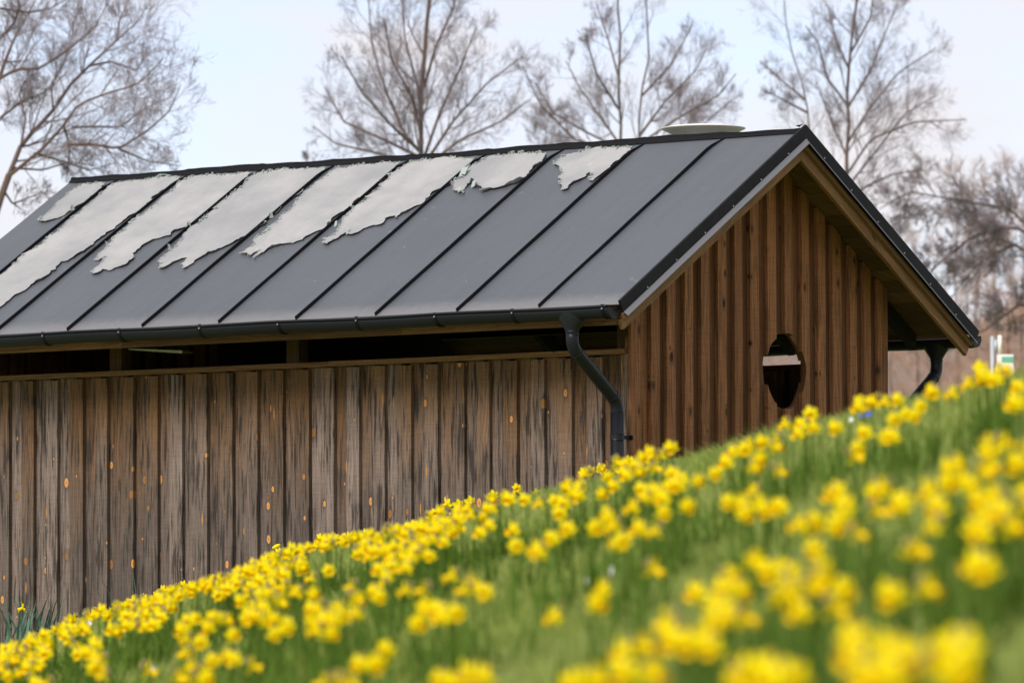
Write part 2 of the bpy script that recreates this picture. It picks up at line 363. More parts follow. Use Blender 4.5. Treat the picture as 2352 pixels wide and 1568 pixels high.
bm = bmesh.new(); bmesh.ops.create_cone(bm, cap_ends=True, segments=40, radius1=.213, radius2=.213, depth=.3, matrix=Matrix.Translation((hc.x, UG, hc.z)) @ Matrix.Rotation(math.pi / 2, 4, 'X'))
for v in bm.verts:
    a = math.atan2(v.co.z - hc.z, v.co.x - hc.x); k = 1 + .02 * math.sin(5 * a + 1) + .012 * math.sin(11 * a)
    v.co.x = hc.x + (v.co.x - hc.x) * k; v.co.z = hc.z + (v.co.z - hc.z) * k * 1.07
cm = bpy.data.meshes.new('cut'); bm.to_mesh(cm); bm.free(); co = bpy.data.objects.new('cut', cm); COL.objects.link(co); co.parent = shed
md = gab.modifiers.new('cut', 'BOOLEAN'); md.operation = 'DIFFERENCE'; md.object = co; md.solver = 'EXACT'; md.use_self = True
bpy.context.view_layer.update()
nm = bpy.data.meshes.new_from_object(gab.evaluated_get(bpy.context.evaluated_depsgraph_get())); gab.modifiers.clear(); gab.data = nm
bpy.data.objects.remove(co); bpy.data.meshes.remove(cm)

# sills, posts, fascias, frame
mb = MB(); hbeam(mb, UG + .04, 1.95, VF - .022, VF + .07, SILL - .030, SILL, .8); o = mb.build('sill_board', M_trim, shed)
mb = MB(); hbeam(mb, 1.953, UGE, VF - .021, VF + .07, SILL - .031, SILL - .001, .45); mb.build('sill_board', M_trim, shed)
mb = MB(); hbeam(mb, UG + .04, UGE, V2 - .07, V2 + .022, SB - .030, SB, .5); mb.build('sill_board', M_trim, shed)
TOPW = -.055
for u0, v0 in ((UG + .043, VF + .052), (hit_local(686, 800, 0, VF + .052)[1], VF + .052), (3.65, VF + .052), (UGE - .12, VF + .052), (UG + .043, V2 - .145), (2.0, V2 - .145), (UGE - .12, V2 - .145)):
    mb = MB(); boardbox(mb, u0, u0 + .095, v0, v0 + .095, WB, TOPW + .25, r=.5); mb.build('post', M_frame, shed)
for side in (0, 1):
    f = (lambda v: v) if side == 0 else (lambda v: 2 * VR - v)
    a, b = sorted((f(.045), f(.07)))
    mb = MB()
    us = [-.52, 1.05, 3.2, UEND - .03]
    for p, q in zip(us[:-1], us[1:]): hbeam(mb, p + .002, q, a, b, -.118 if side == 0 else -.030, .0, random.random())
    mb.build('fascia_board', M_trim, shed)
    a, b = sorted((f(VF + .142), f(VF + .19)))
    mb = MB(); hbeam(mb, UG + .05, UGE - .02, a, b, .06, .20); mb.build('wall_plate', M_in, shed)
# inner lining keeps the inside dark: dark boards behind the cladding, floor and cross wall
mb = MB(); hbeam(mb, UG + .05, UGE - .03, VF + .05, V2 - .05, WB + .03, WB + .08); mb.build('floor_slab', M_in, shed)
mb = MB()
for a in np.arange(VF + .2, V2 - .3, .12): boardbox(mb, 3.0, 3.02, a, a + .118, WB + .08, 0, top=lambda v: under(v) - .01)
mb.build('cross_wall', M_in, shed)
# rafters inside
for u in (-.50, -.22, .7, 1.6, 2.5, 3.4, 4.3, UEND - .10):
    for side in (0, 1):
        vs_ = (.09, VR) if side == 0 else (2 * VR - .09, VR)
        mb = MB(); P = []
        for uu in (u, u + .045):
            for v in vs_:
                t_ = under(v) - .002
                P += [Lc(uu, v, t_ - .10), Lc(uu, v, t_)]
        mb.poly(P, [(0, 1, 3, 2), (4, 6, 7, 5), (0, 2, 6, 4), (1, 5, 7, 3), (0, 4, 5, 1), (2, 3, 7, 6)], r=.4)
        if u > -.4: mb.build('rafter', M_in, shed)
# tie beam and pale strip seen in the front gap
p0 = hit_local(246, 799, 1, 0); 
mb = MB(); hb = hit_local(418, 808, 0, VF + .12); ha = hit_local(250, 799, 0, VF + .12)
def tube(pts, rad, n=8, cap=True, rads=None):
    V = []; Fc = []; pts = [Vector(p) for p in pts]
    up = None
    for i, p in enumerate(pts):
        d = (pts[min(i + 1, len(pts) - 1)] - pts[max(i - 1, 0)]).normalized()
        if up is None: up = d.orthogonal().normalized()
        else: up = (up - d * up.dot(d)).normalized()
        s_ = d.cross(up); r = rads[i] if rads else rad
        for k in range(n):
            a = 2 * math.pi * k / n; V.append(p + (up * math.cos(a) + s_ * math.sin(a)) * r)
    for i in range(len(pts) - 1):
        for k in range(n): Fc.append((i * n + k, i * n + (k + 1) % n, (i + 1) * n + (k + 1) % n, (i + 1) * n + k))
    if cap: Fc.append(tuple(range(n - 1, -1, -1))); Fc.append(tuple((len(pts) - 1) * n + k for k in range(n)))
    return V, Fc
mb = MB(); q0 = Vector(ha); q1 = Vector(hb); w_ = Vector((0, 0, .009)); dd = Vector((.012, 0, 0))
P = [q0 - w_ * .4, q1 - w_, q1 + w_, q0 + w_ * .2]; P += [p + dd for p in P]
mb.poly([tuple(p) for p in P], [(0, 1, 2, 3), (7, 6, 5, 4), (0, 4, 5, 1), (1, 5, 6, 2), (2, 6, 7, 3), (3, 7, 4, 0)]); o = mb.build('loose_strip', simple('pale_strip_paint', (.72, .80, .88), .5, .4, 0, .2, 20.), shed); o['label'] = 'pale narrow strip hanging in the dark gap under the eave'
q2 = q1 + (q1 - q0) * .14; mb = MB(); P = [q1 + dd * .3 - w_, q2 + dd * .3 - w_ * .8, q2 + dd * .3 + w_ * .6, q1 + dd * .3 + w_ * .8]; P += [p + dd * .8 for p in P]
mb.poly([tuple(p) for p in P], [(0, 1, 2, 3), (7, 6, 5, 4), (0, 4, 5, 1), (1, 5, 6, 2), (2, 6, 7, 3), (3, 7, 4, 0)]); mb.build('strip_end', M_trim, shed)

# ---- roof
U0 = -.585
def slope_slab(mb, u0, u1, s0, s1, h0, h1, side=0, nu=1, ns=1, r=0., bump=0.):
    def pt(u, s, h):
        x, y, z = roofpt(u, s, h)
        return (x, y, z) if side == 0 else (2 * VR - x, y, z)
    P = []; 
    for h in (h0, h1):
        for i in range(ns + 1):
            for j in range(nu + 1):
                s = s0 + (s1 - s0) * i / ns; u = u0 + (u1 - u0) * j / nu
                P.append(pt(u, s, h + (bump * math.sin(u * 9 + s * 3) * math.sin(s * 4 + u) if h == h1 and 0 < i < ns else 0)))
    n = (nu + 1); m_ = n * (ns + 1); Fc = []
    for i in range(ns):
        for j in range(nu):
            a = i * n + j; Fc.append((a, a + n, a + n + 1, a + 1)); Fc.append((m_ + a, m_ + a + 1, m_ + a + n + 1, m_ + a + n))
    for j in range(nu): Fc.append((j, j + 1, m_ + j + 1, m_ + j)); a = ns * n + j; Fc.append((a + 1, a, m_ + a, m_ + a + 1))
    for i in range(ns): a = i * n; Fc.append((a + n, a, m_ + a, m_ + a + n)); a = i * n + nu; Fc.append((a, a + n, m_ + a + n, m_ + a))
    if side: Fc = [f[::-1] for f in Fc]
    mb.poly(P, Fc, r)
SR = SL - .012   # slab ends short of the ridge line
mb = MB(); slope_slab(mb, U0, UEND, -.005, SL - .004, -.008, 0, 0, 60, 12, 0, .0025); roof = mb.build('roof_sheet', M_roof, shed, True)
mb = MB(); slope_slab(mb, U0, UEND, -.005, SL - .004, -.008, 0, 1, 20, 4); roofb = mb.build('roof_sheet', M_roof, shed, False)
roof.data.polygons.foreach_set('use_smooth', [len(p.vertices) == 4 and p.normal.z > .5 for p in roof.data.polygons])
for side in (0, 1):   # soffit deck boards run along the ridge
    mb = MB(); s = .05; k = 0
    while s < SL - .14:
        slope_slab(mb, -.553, UEND - .03, s, s + .117, -.036, -.012, side, 1, 1, random.random()); s += .12
    mb2 = mb; 
    mb2.uv = [(a, b) for a, b in mb2.uv]; o = mb2.build('soffit', M_frame, shed)
# standing seams: upright ribs that flatten at the ridge
def rib(u, side):
    V = []; Fc = []; n = 40
    for i in range(n + 1):
        s = -.004 + (SL - .03) * i / n
        e = 1 - min(1, max(0, (s - (SL - .17)) / .15)); hgt = .005 + .016 * e
        du = (1 - e) ** 1.5 * -.035 + .0012 * math.sin(s * 7 + u * 5)
        for (a, h) in ((-.0055, .0005), (-.0022, hgt * .55), (-.004, hgt * .6), (-.004, hgt), (.003, hgt), (.003, hgt * .5), (.0055, .0005)):
            x, y, z = roofpt(u + a + du, s, h); V.append((x if side == 0 else 2 * VR - x, y, z))
    m_ = 7
    for i in range(n):
        for k in range(m_ - 1): a = i * m_ + k; Fc.append((a, a + m_, a + m_ + 1, a + 1) if side == 0 else (a, a + 1, a + m_ + 1, a + m_))
    Fc.append(tuple(range(m_)) if side == 0 else tuple(range(m_))[::-1])
    return V, Fc
for k in range(9):
    for side in (0, 1):
        mb = MB(); V, Fc = rib(.6 * k + random.uniform(-.004, .004), side); mb.poly(V, Fc)
        mb.build('standing_seam', M_seam, roof if side == 0 else roofb, False)
# ridge cap, lapped lengths of bent metal with a dented upstand
mb = MB(); nU = 150; V = []
joints = [(-.03, .0), (.55, .004), (1.15, .0), (1.75, .005), (2.35, .001), (2.95, .005), (3.6, .0), (4.3, .004)]
for i in range(nU + 1):
    u = U0 + .012 + (UEND - U0 - .02) * i / nU; ph = (u + .03) % .6
    dent = .003 * math.sin(u * 5.3) + .002 * math.sin(u * 17 + 1) + .005 * max(0, 1 - ph / .06) + .004 * math.sin(u * 2.1)
    for (v, w) in ((-.036, -.036 * TAN + .004), (-.026, -.026 * TAN + .009), (-.012, .006 + dent), (-.009, .020 + dent), (.009, .020 + dent), (.012, .006 + dent), (.026, -.026 * TAN + .009), (.036, -.036 * TAN + .004)):
        V.append(Lc(u, VR + v, WR + w + .004))
Fc = []
for i in range(nU):
    for k in range(7): a = i * 8 + k; Fc.append((a, a + 8, a + 9, a + 1))
Fc.append(tuple(range(7, -1, -1))[::-1]); mb.poly(V, Fc); cap = mb.build('ridge_cap', M_black, shed, False)
# small torn flap on the near end of the ridge
mb = MB(); P = [Lc(U0 + .01, VR - .03, WR + .02), Lc(U0 + .05, VR - .01, WR + .035), Lc(U0 + .02, VR + .02, WR + .04), Lc(U0 + .0, VR - .0, WR + .043), Lc(U0 + .005, VR - .03, WR + .03)]
mb.poly(P, [(0, 1, 2, 3, 4)]); P2 = [(p[0], p[1] + .003, p[2]) for p in P]; mb.poly(P2, [(4, 3, 2, 1, 0)]); mb.build('ridge_end_flap', M_black, shed)

# gable edge: flashing, its lip coloured paler for caught sky light, two barge boards per slope
def slopebar(name, mat, u0, u1, h0, h1, s0, s1, side, r=.5, endcut=0., parent=None, f=None):
    """bar running up the slope; h measured square to it"""
    P = []; T = (SL / VR)
    sgn = lambda x: x if side == 0 else 2 * VR - x
    for uu in (u0, u1):
        for h in (h0, h1):
            # lower end
            x, y, z = roofpt(uu, s0 - (h if endcut else 0) * -endcut, h); P.append((sgn(x), y, z))
            # upper end mitred at the ridge: v = VR
            sx = (VR + h * WR / SL) / (VR / SL) ; x, y, z = roofpt(uu, min(sx, s1 + 9), h); P.append((sgn(x), y, z))
    Fc = [(0, 1, 3, 2), (4, 6, 7, 5), (0, 4, 5, 1), (2, 3, 7, 6), (0, 2, 6, 4), (1, 5, 7, 3)]
    mb = MB(); b = len(mb.v); mb.v += P; ox = random.randrange(300) * 3.7
    for fc_ in (Fc if side else [q[::-1] for q in Fc]):
        mb.f.append(fc_); mb.r.append(r); mb.mi.append(0); mb.uv += [((P[i][2] - TAN * (P[i][0] if side == 0 else 2 * VR - P[i][0])) * .86 + P[i][1] + ox, (P[i][0] + P[i][2] * .3) + ox) for i in fc_]
    return mb.build(name, mat, parent or shed)
for side in (0, 1):
    fl = slopebar('barge_flashing', M_flash, U0 - .018, U0 - .003, -.045, .032, -.03, SL, side)
    mbl = MB(); P = []
    for s_, top_ in ((-.03, 0), (SL, 1)):
        for du, h in ((-.0185, -.040), (-.040, -.064), (-.0395, -.068), (-.0175, -.046)):
            sx = (VR + h * WR / SL) / (VR / SL) if top_ else s_
            x, y, z = roofpt(U0 + du, sx, h); P.append((x if side == 0 else 2 * VR - x, y, z))
    mbl.poly(P, [(0, 1, 5, 4), (1, 2, 6, 5), (2, 3, 7, 6), (3, 0, 4, 7), (0, 3, 2, 1), (4, 5, 6, 7)]); mbl.build('flashing_lip', M_lip, fl)
    slopebar('barge_board', M_trim, U0 - .006, U0 + .018, -.088, -.058, -.02, SL, side, .4)
    slopebar('verge_board', M_trim, U0 + .020, U0 + .044, -.150, -.0865, -.035 if side == 0 else -.03, SL, side, .7)
    for k in range(6):   # screws in the flashing
        s = .25 + k * .34; x, y, z = roofpt(U0 - .019, s, -.03); x = x if side == 0 else 2 * VR - x
        mb = MB(); V, Fc = tube([(x, y + .003, z), (x, y - .003, z)], .004, 6); mb.poly(V, Fc); mb.build('screw', M_screw, fl)

# gutters with brackets, end stops, outlets and downpipes
def arc(cv, cw, r, a0, a1, n): return [(cv + r * math.cos(a0 + (a1 - a0) * i / n), cw + r * math.sin(a0 + (a1 - a0) * i / n)) for i in range(n + 1)]
for side in (0, 1):
    f = (lambda v: v) if side == 0 else (lambda v: 2 * VR - v)
    cv, cw, r = -.058, -.028, .058
    prof = arc(cv, cw, r, math.pi * .97, math.pi * 2, 12)
    prof = [(prof[0][0] - .002 + .008 * math.cos(a), prof[0][1] + .004 + .008 * math.sin(a)) for a in np.linspace(0.2, math.pi * 1.7, 7)] + prof
    inn = [(cv + (v - cv) * .955, cw + (w - cw) * .955) for v, w in arc(cv, cw, r, 0, -math.pi, 12)]
    prof += inn
    us = np.linspace(U0 + .02, UEND - .02, 24); V = []; Fc = []; n = len(prof)
    for i, u in enumerate(us):
        sag = -.0035 * math.sin(i * 1.1) - .002
        for v, w in prof: V.append(Lc(u, f(v), w + sag))
    for i in range(len(us) - 1):
        for k in range(n): a = i * n + k; b = i * n + (k + 1) % n; q = (a, a + n, b + n, b); Fc.append(q if side else q[::-1])
    mb = MB(); mb.poly(V, Fc); g = mb.build('gutter', M_gut, shed, True)
    for u in (U0 + .014, UEND - .014):
        mb = MB(); A = arc(cv, cw, r + .002, math.pi, 2 * math.pi, 14); V = [Lc(u, f(v), w) for v, w in A] + [Lc(u + .008, f(v), w) for v, w in A]; m_ = len(A)
        mb.poly(V, [tuple(range(m_)), tuple(range(2 * m_ - 1, m_ - 1, -1))] + [(i, i + m_, (i + 1) % m_ + m_, (i + 1) % m_) for i in range(m_)]); mb.build('end_stop', M_gut, g)
    ubr = [hit_local(x, y, 0, -.11)[1] for x, y in ((1385, 706), (1178, 725), (1000, 735), (820, 743), (640, 752), (460, 762), (275, 768), (100, 776))]
    ubr += [ubr[-1] + .6, ubr[-1] + 1.1]
    for u in ubr:
        V = []; Fc = []; A = arc(cv, cw, r + .0035, math.pi * .98, math.pi * 1.96, 14); B = arc(cv, cw, r + .0005, math.pi * .98, math.pi * 1.96, 14)
        A = [(A[0][0], A[0][1] + .018)] + A; B = [(B[0][0], B[0][1] + .018)] + B; m_ = len(A)
        for uu in (u - .011, u + .011): V += [Lc(uu, f(v), w - .003) for v, w in A] + [Lc(uu, f(v), w - .003) for v, w in B]
        for i in range(m_ - 1): Fc += [(i, i + 1, i + 1 + 2 * m_, i + 2 * m_), (m_ + i, 3 * m_ + i, 3 * m_ + i + 1, m_ + i + 1), (i, m_ + i, m_ + i + 1, i + 1), (2 * m_ + i, 2 * m_ + i + 1, 3 * m_ + i + 1, 3 * m_ + i)]
        mb = MB(); mb.poly(V, Fc); br = mb.build('gutter_bracket', M_black, g)
        if side == 0:
            mb = MB(); a = math.pi * 1.03; V, Fc = tube([Lc(u, cv + (r + .003) * math.cos(a), cw + (r + .003) * math.sin(a)), Lc(u, cv + (r + .009) * math.cos(a), cw + (r + .009) * math.sin(a))], .0045, 7); mb.poly(V, Fc); mb.build('screw', M_screw, br)
    UP = -.275
    # outlet funnel: wide across the gutter, round at the bottom
    V = []; Fc = []; n = 20
    for (w, ru, rv, k) in ((-.040, .098, .058, 0), (-.060, .100, .057, 0), (-.085, .090, .054, .0), (-.125, .058, .046, 0), (-.150, .0395, .0395, 0), (-.172, .0395, .0395, 0)):
        for i in range(n):
            a = 2 * math.pi * i / n; V.append(Lc(UP + ru * math.cos(a), f(cv + rv * math.sin(a)), w))
    for j in range(5):
        for i in range(n): a = j * n + i; b = j * n + (i + 1) % n; Fc.append((a, b, b + n, a + n) if side == 0 else (a, a + n, b + n, b))
    mb = MB(); mb.poly(V, Fc); dp = mb.build('gutter_outlet', M_gut, shed, True)
    # swan neck and pipe; the path is bent smoothly
    vend = VF - .135
    key = [(cv, -.155), (cv, -.215)]
    R1 = .10; ang = R(56)
    path = [(cv, -.155), (cv, -.19)]
    for i in range(1, 9): a = ang * i / 8; path.append((cv + R1 * (1 - math.cos(a)), -.19 - R1 * math.sin(a)))
    e = path[-1]; Lg = (vend - R1 * (1 - math.cos(ang)) - e[0]) / math.sin(ang)
    path.append((e[0] + Lg * math.sin(ang) * .5, e[1] - Lg * math.cos(ang) * .5)); e2 = (e[0] + Lg * math.sin(ang), e[1] - Lg * math.cos(ang))
    for i in range(0, 9): a = ang * (1 - i / 8); path.append((vend - R1 * (1 - math.cos(a)), e2[1] - R1 * (math.sin(ang) - math.sin(a))))
    path.append((vend, path[-1][1] - .05)); bend_end = path[-1][1]
    mb = MB(); V, Fc = tube([Lc(UP, f(v), w) for v, w in path], .038, 20); mb.poly(V, Fc); mb.build('pipe_bend', M_gut, dp, True)
    mb = MB(); V, Fc = tube([Lc(UP, f(vend), bend_end + .035), Lc(UP, f(vend), WB + .06)], .0395, 20); mb.poly(V, Fc); dpp = mb.build('downpipe', M_gut, dp, True)
    # welded seam on the pipe, collars at the joints
    mb = MB(); boardbox(mb, UP + .012, UP + .017, *sorted((f(vend - .0405), f(vend - .030))), WB + .06, bend_end + .035); mb.build('pipe_seam', M_gut, dp)
    e3 = path[1]
    for (p, q, rr_) in ((path[9], path[10], .0395), (path[11], path[12], .0402), (path[0], path[1], .0402)):
        t0 = Vector((p[0], p[1])); t1 = Vector((q[0], q[1])); dn = (t1 - t0).normalized(); mid = t0 if rr_ != .0402 else t0
        mb = MB(); V, Fc = tube([Lc(UP, f(mid.x - dn.x * .006), mid.y - dn.y * .006), Lc(UP, f(mid.x + dn.x * .006), mid.y + dn.y * .006)], rr_ + .0005, 20); mb.poly(V, Fc); mb.build('pipe_collar', M_gut, dp, True)
    for wz in (hit_local(1413, 1003, 1, UP)[2] - WOFF,):
        mb = MB(); V, Fc = tube([Lc(UP, f(vend), wz + .018), Lc(UP, f(vend), wz + .014), Lc(UP, f(vend), wz - .014), Lc(UP, f(vend), wz - .018)], .043, 20, rads=[.0435, .042, .042, .0435]); mb.poly(V, Fc); pc = mb.build('pipe_clip', M_gut, dp, False)
        mb = MB(); boardbox(mb, UP - .008, UP + .008, *sorted((f(vend + .041), f(VF - .004))), wz - .010, wz + .010); boardbox(mb, UP - .02, UP + .02, *sorted((f(VF - .0125), f(VF - .001))), wz - .013, wz + .013); mb.build('clip_stem', M_black, pc)

# round white vent cap on the rear slope
vc = hit_local(1615, 296, 0, VR + .36)
mb = MB(); prof = [(0, .050), (.10, .047), (.17, .036), (.235, .018), (.262, .006), (.258, -.002), (.235, -.012), (.19, -.030), (.15, -.040), (.0, -.042)]
V = []; Fc = []; n = 36
for r_, z_ in prof:
    for i in range(n): a = 2 * math.pi * i / n; V.append((vc.x + max(r_, .001) * math.cos(a), vc.y + max(r_, .001) * math.sin(a), vc.z + z_ * (.45 if z_ > 0 else 1.1)))
for j in range(len(prof) - 1):
    for i in range(n): a = j * n + i; b = j * n + (i + 1) % n; Fc.append((a, a + n, b + n, b))
mb.poly(V, Fc); vent = mb.build('roof_vent', M_white, shed, True); vent['label'] = 'round white vent cap showing above the ridge'
mb = MB(); zr = (2 * VR - vc.x) * TAN + WOFF; V, Fc = tube([(vc.x, vc.y, zr - .12), (vc.x, vc.y, vc.z - .03)], .11, 20); mb.poly(V, Fc); mb.build('vent_stem', M_white, vent)

# ---- peeling film on the roof, outlined panel by panel
def c1(P): return [((x / 1.651) / 1.7415, (550 + y / 1.651) / 1.7415) for x, y in P]
def c2(P): return [((1200 + x / 1.568) / 1.7415, (450 + y / 1.568) / 1.7415) for x, y in P]
A_ = c1([(690, 295), (560, 310), (490, 345), (440, 385), (370, 440), (310, 510), (265, 560), (300, 565), (350, 550), (410, 530), (470, 490), (560, 440), (640, 375), (690, 320)])
B_ = c1([(1195, 268), (1000, 265), (850, 285), (750, 310), (640, 400), (560, 470), (450, 560), (330, 650), (160, 780), (50, 880), (0, 920), (-120, 1010), (-150, 1100), (-90, 1190), (0, 1130), (60, 1085), (130, 1035), (200, 990), (240, 960), (280, 945), (340, 890), (370, 880), (410, 825), (450, 820), (520, 775), (560, 760), (620, 715), (700, 650), (760, 610), (900, 510), (1000, 430), (1100, 345), (1180, 285)])
C_ = c1([(1665, 240), (1580, 240), (1450, 235), (1310, 245), (1250, 262), (1150, 345), (1050, 430), (950, 510), (850, 590), (770, 650), (740, 700), (690, 750), (650, 780), (620, 815), (650, 822), (700, 795), (680, 830), (620, 880), (608, 908), (650, 905), (680, 880), (720, 885), (760, 868), (800, 860), (830, 850), (890, 800), (910, 750), (930, 740), (1000, 690), (1060, 668), (1130, 655), (1155, 622), (1250, 600), (1350, 535), (1450, 450), (1560, 355), (1640, 285)])
D_ = c1([(2155, 200), (2080, 197), (1950, 203), (1800, 215), (1720, 237), (1600, 335), (1500, 412), (1400, 492), (1300, 580), (1210, 672), (1150, 740), (1090, 780), (1042, 830), (1070, 837), (1052, 868), (1090, 870), (1130, 847), (1170, 825), (1240, 800), (1195, 850), (1210, 876), (1260, 847), (1330, 800), (1430, 755), (1500, 720), (1600, 665), (1700, 615), (1780, 535), (1850, 485), (1950, 395), (2050, 305), (2125, 238)])
E_ = c2([(635, 325), (600, 302), (450, 310), (350, 325), (230, 350)]) + c1([(2120, 285), (2040, 350), (1950, 430), (1850, 540), (1750, 635), (1685, 670), (1680, 700), (1640, 740), (1585, 775), (1650, 795), (1680, 765), (1720, 752), (1695, 780), (1680, 812), (1730, 772), (1770, 745), (1840, 720), (1900, 708), (1981, 688)]) + c2([(20, 806), (100, 755), (200, 690), (290, 617), (330, 585), (400, 530), (480, 462), (570, 380)])
F_ = c2([(1115, 285), (1000, 277), (850, 285), (725, 300), (650, 345), (550, 430), (430, 530), (340, 600), (295, 655), (255, 715), (215, 775), (152, 792), (176, 836), (230, 802), (290, 765), (325, 775), (400, 735), (480, 715), (510, 712), (540, 675), (600, 658), (612, 672), (640, 640), (720, 600), (820, 530), (900, 480), (1000, 392), (1080, 322)])
G_ = c2([(1540, 282), (1520, 262), (1460, 250), (1320, 247), (1200, 277), (1100, 332), (1045, 360), (1010, 420), (970, 437), (966, 478), (980, 503), (1020, 522), (1050, 470), (1085, 442), (1112, 470), (1135, 510), (1190, 490), (1300, 466), (1390, 433), (1440, 388), (1520, 320)])
H_ = c2([(2088, 235), (2040, 225), (1920, 222), (1800, 237), (1700, 266), (1640, 292), (1620, 305), (1628, 355), (1640, 400), (1620, 410), (1627, 460), (1635, 496), (1682, 488), (1700, 460), (1750, 435), (1790, 412), (1822, 382), (1820, 436), (1842, 434), (1900, 388), (1970, 325), (2050, 265)])
def ragged(P, amp, it=4):
    P = [Vector(p) for p in P]; rr = random.Random(len(P) * 13 + int(P[0].x * 100))
    for k in range(it):
        Q = []
        for i, p in enumerate(P):
            q = P[(i + 1) % len(P)]; d = q - p; Lm = d.length
            Q.append(p)
            if Lm > .028: Q.append((p + q) / 2 + Vector((-d.y, d.x)) * rr.uniform(-1, 1) * amp)
        P = Q
    return P
M_hot = []
for gi, poly in enumerate((A_, B_, C_, D_, E_, F_, G_, H_)):
    pr = [hit_roof(x, y) for x, y in poly]
    pr = [(u, min(s, SL - .07)) for u, s in pr]
    ring = ragged(pr, .20)
    area = sum(a.x * b.y - b.x * a.y for a, b in zip(ring, ring[1:] + ring[:1]))
    if area < 0: ring = ring[::-1]
    n = len(ring); big = gi == 6; umid = sum(p.x for p in ring) / n
    inner = []; tops = []; rr = random.Random(gi + 5); ph = rr.random() * 6
    for i, p in enumerate(ring):
        t_ = (ring[(i + 2) % n] - ring[i - 2]); t_ = t_.normalized() if t_.length else Vector((1, 0)); nrm = Vector((-t_.y, t_.x))   # inward (ccw)
        lower = max(0., min(1., (.5 + nrm.y * .8)))      # inward normal points up-slope: this is the lower edge
        inner.append(p + nrm * .012)
        wv = .5 + .5 * math.sin(i * .35 + ph) * math.sin(i * .13 + ph * 2)
        tops.append((.002 + .010 * wv * (.25 + lower) + rr.random() * .003) * (2. if big and lower > .6 else 1))
    bm = bmesh.new()
    def push(p, h): return bm.verts.new(roofpt(p.x, p.y, h))
    vo = [push(p, .005 + h) for p, h in zip(ring, tops)]
    vm = [push(a + (b - a) * .55, .006 + h * .30) for a, b, h in zip(ring, inner, tops)]
    vi = [push(p, .0055) for p in inner]
    for i in range(n):
        j = (i + 1) % n
        for A2, B2 in ((vo, vm), (vm, vi)):
            try: bm.faces.new((A2[i], A2[j], B2[j], B2[i]))
            except Exception: pass
    es = []
    for i in range(n):
        e = bm.edges.get((vi[i], vi[(i + 1) % n])); es.append(e)
    res = bmesh.ops.triangle_fill(bm, use_beauty=True, use_dissolve=False, edges=[e for e in es if e])
    up = Vector(roofpt(0, 1, 1)) - Vector(roofpt(0, 1, 0))
    bm.normal_update()
    for f in bm.faces:
        if f.normal.dot(up) < 0: f.normal_flip()
    me = bpy.data.meshes.new('peeling_film'); bm.to_mesh(me); bm.free()
    fV = [tuple(v.co) for v in me.vertices]; fF = [tuple(p.vertices) for p in me.polygons]; bpy.data.meshes.remove(me)
    mb = MB(); mb.poly(fV, fF)
    # pale green curls where the coating has rolled back, along upper and left edges
    i = 0
    while i < n:
        a = ring[i]; b = ring[(i + 1) % n]; t_ = (ring[(i + 2) % n] - ring[i - 2]); t_ = t_.normalized() if t_.length else Vector((1, 0)); nrm = Vector((-t_.y, t_.x))
        upper = nrm.y < -.25; left = nrm.x < -.35
        if (upper and rr.random() < .6) or (left and rr.random() < .35):
            wdt = rr.uniform(.006, .020) * (2.2 if rr.random() < .06 else 1); hh = rr.uniform(.005, .014) * (1.5 if gi > 5 else 1)
            P = [roofpt(a.x + nrm.x * .004, a.y + nrm.y * .004, .006), roofpt(b.x + nrm.x * .004, b.y + nrm.y * .004, .006),
                 roofpt(b.x - nrm.x * wdt * .3, b.y - nrm.y * wdt * .3, .006 + hh), roofpt(a.x - nrm.x * wdt * .3, a.y - nrm.y * wdt * .3, .006 + hh * rr.uniform(.6, 1.2)),
                 roofpt((a.x + b.x) / 2 + nrm.x * wdt * .9, (a.y + b.y) / 2 + nrm.y * wdt * .9, .010 + hh * .8)]
            mb.poly(P, [(0, 1, 2, 3), (3, 2, 4)], mi=1)
        i += 1
    # a few larger folded flaps
    if gi in (0, 2, 3, 6, 7, 5):
        spots = {0: [(470, 490, .03)], 2: [(700, 730, .02), (1240, 600, .025)], 3: [(1110, 750, .025), (1780, 540, .03)], 5: [], 6: [], 7: []}[gi]
        for x, y, sz in spots:
            u, s = hit_roof(*c1([(x, y)])[0])
            mb.poly([roofpt(u, s, .006), roofpt(u - sz, s + sz * .3, .006), roofpt(u - sz * .9, s + sz * .5, .04), roofpt(u - .1 * sz, s + sz * .35, .035), roofpt(u - sz * .5, s + .1 * sz, .05)], [(0, 1, 2, 3), (0, 3, 4), (1, 4, 2)], mi=1)
        for x, y, sz in {5: [(235, 720, .03), (330, 600, .025), (310, 750, .02)], 6: [(1040, 390, .075), (1100, 470, .045), (1010, 505, .03)]}.get(gi, []):
            u, s = hit_roof(*c2([(x, y)])[0])
            mb.poly([roofpt(u + sz * .3, s - sz * .6, .012), roofpt(u - sz * .35, s - sz * .5, .02), roofpt(u - sz * .15, s + sz * .5, .04), roofpt(u + sz * .45, s + sz * .4, .035)], [(0, 1, 2, 3)], mi=1)
    o = mb.build('peeling_film', [M_film, M_mint], roof)
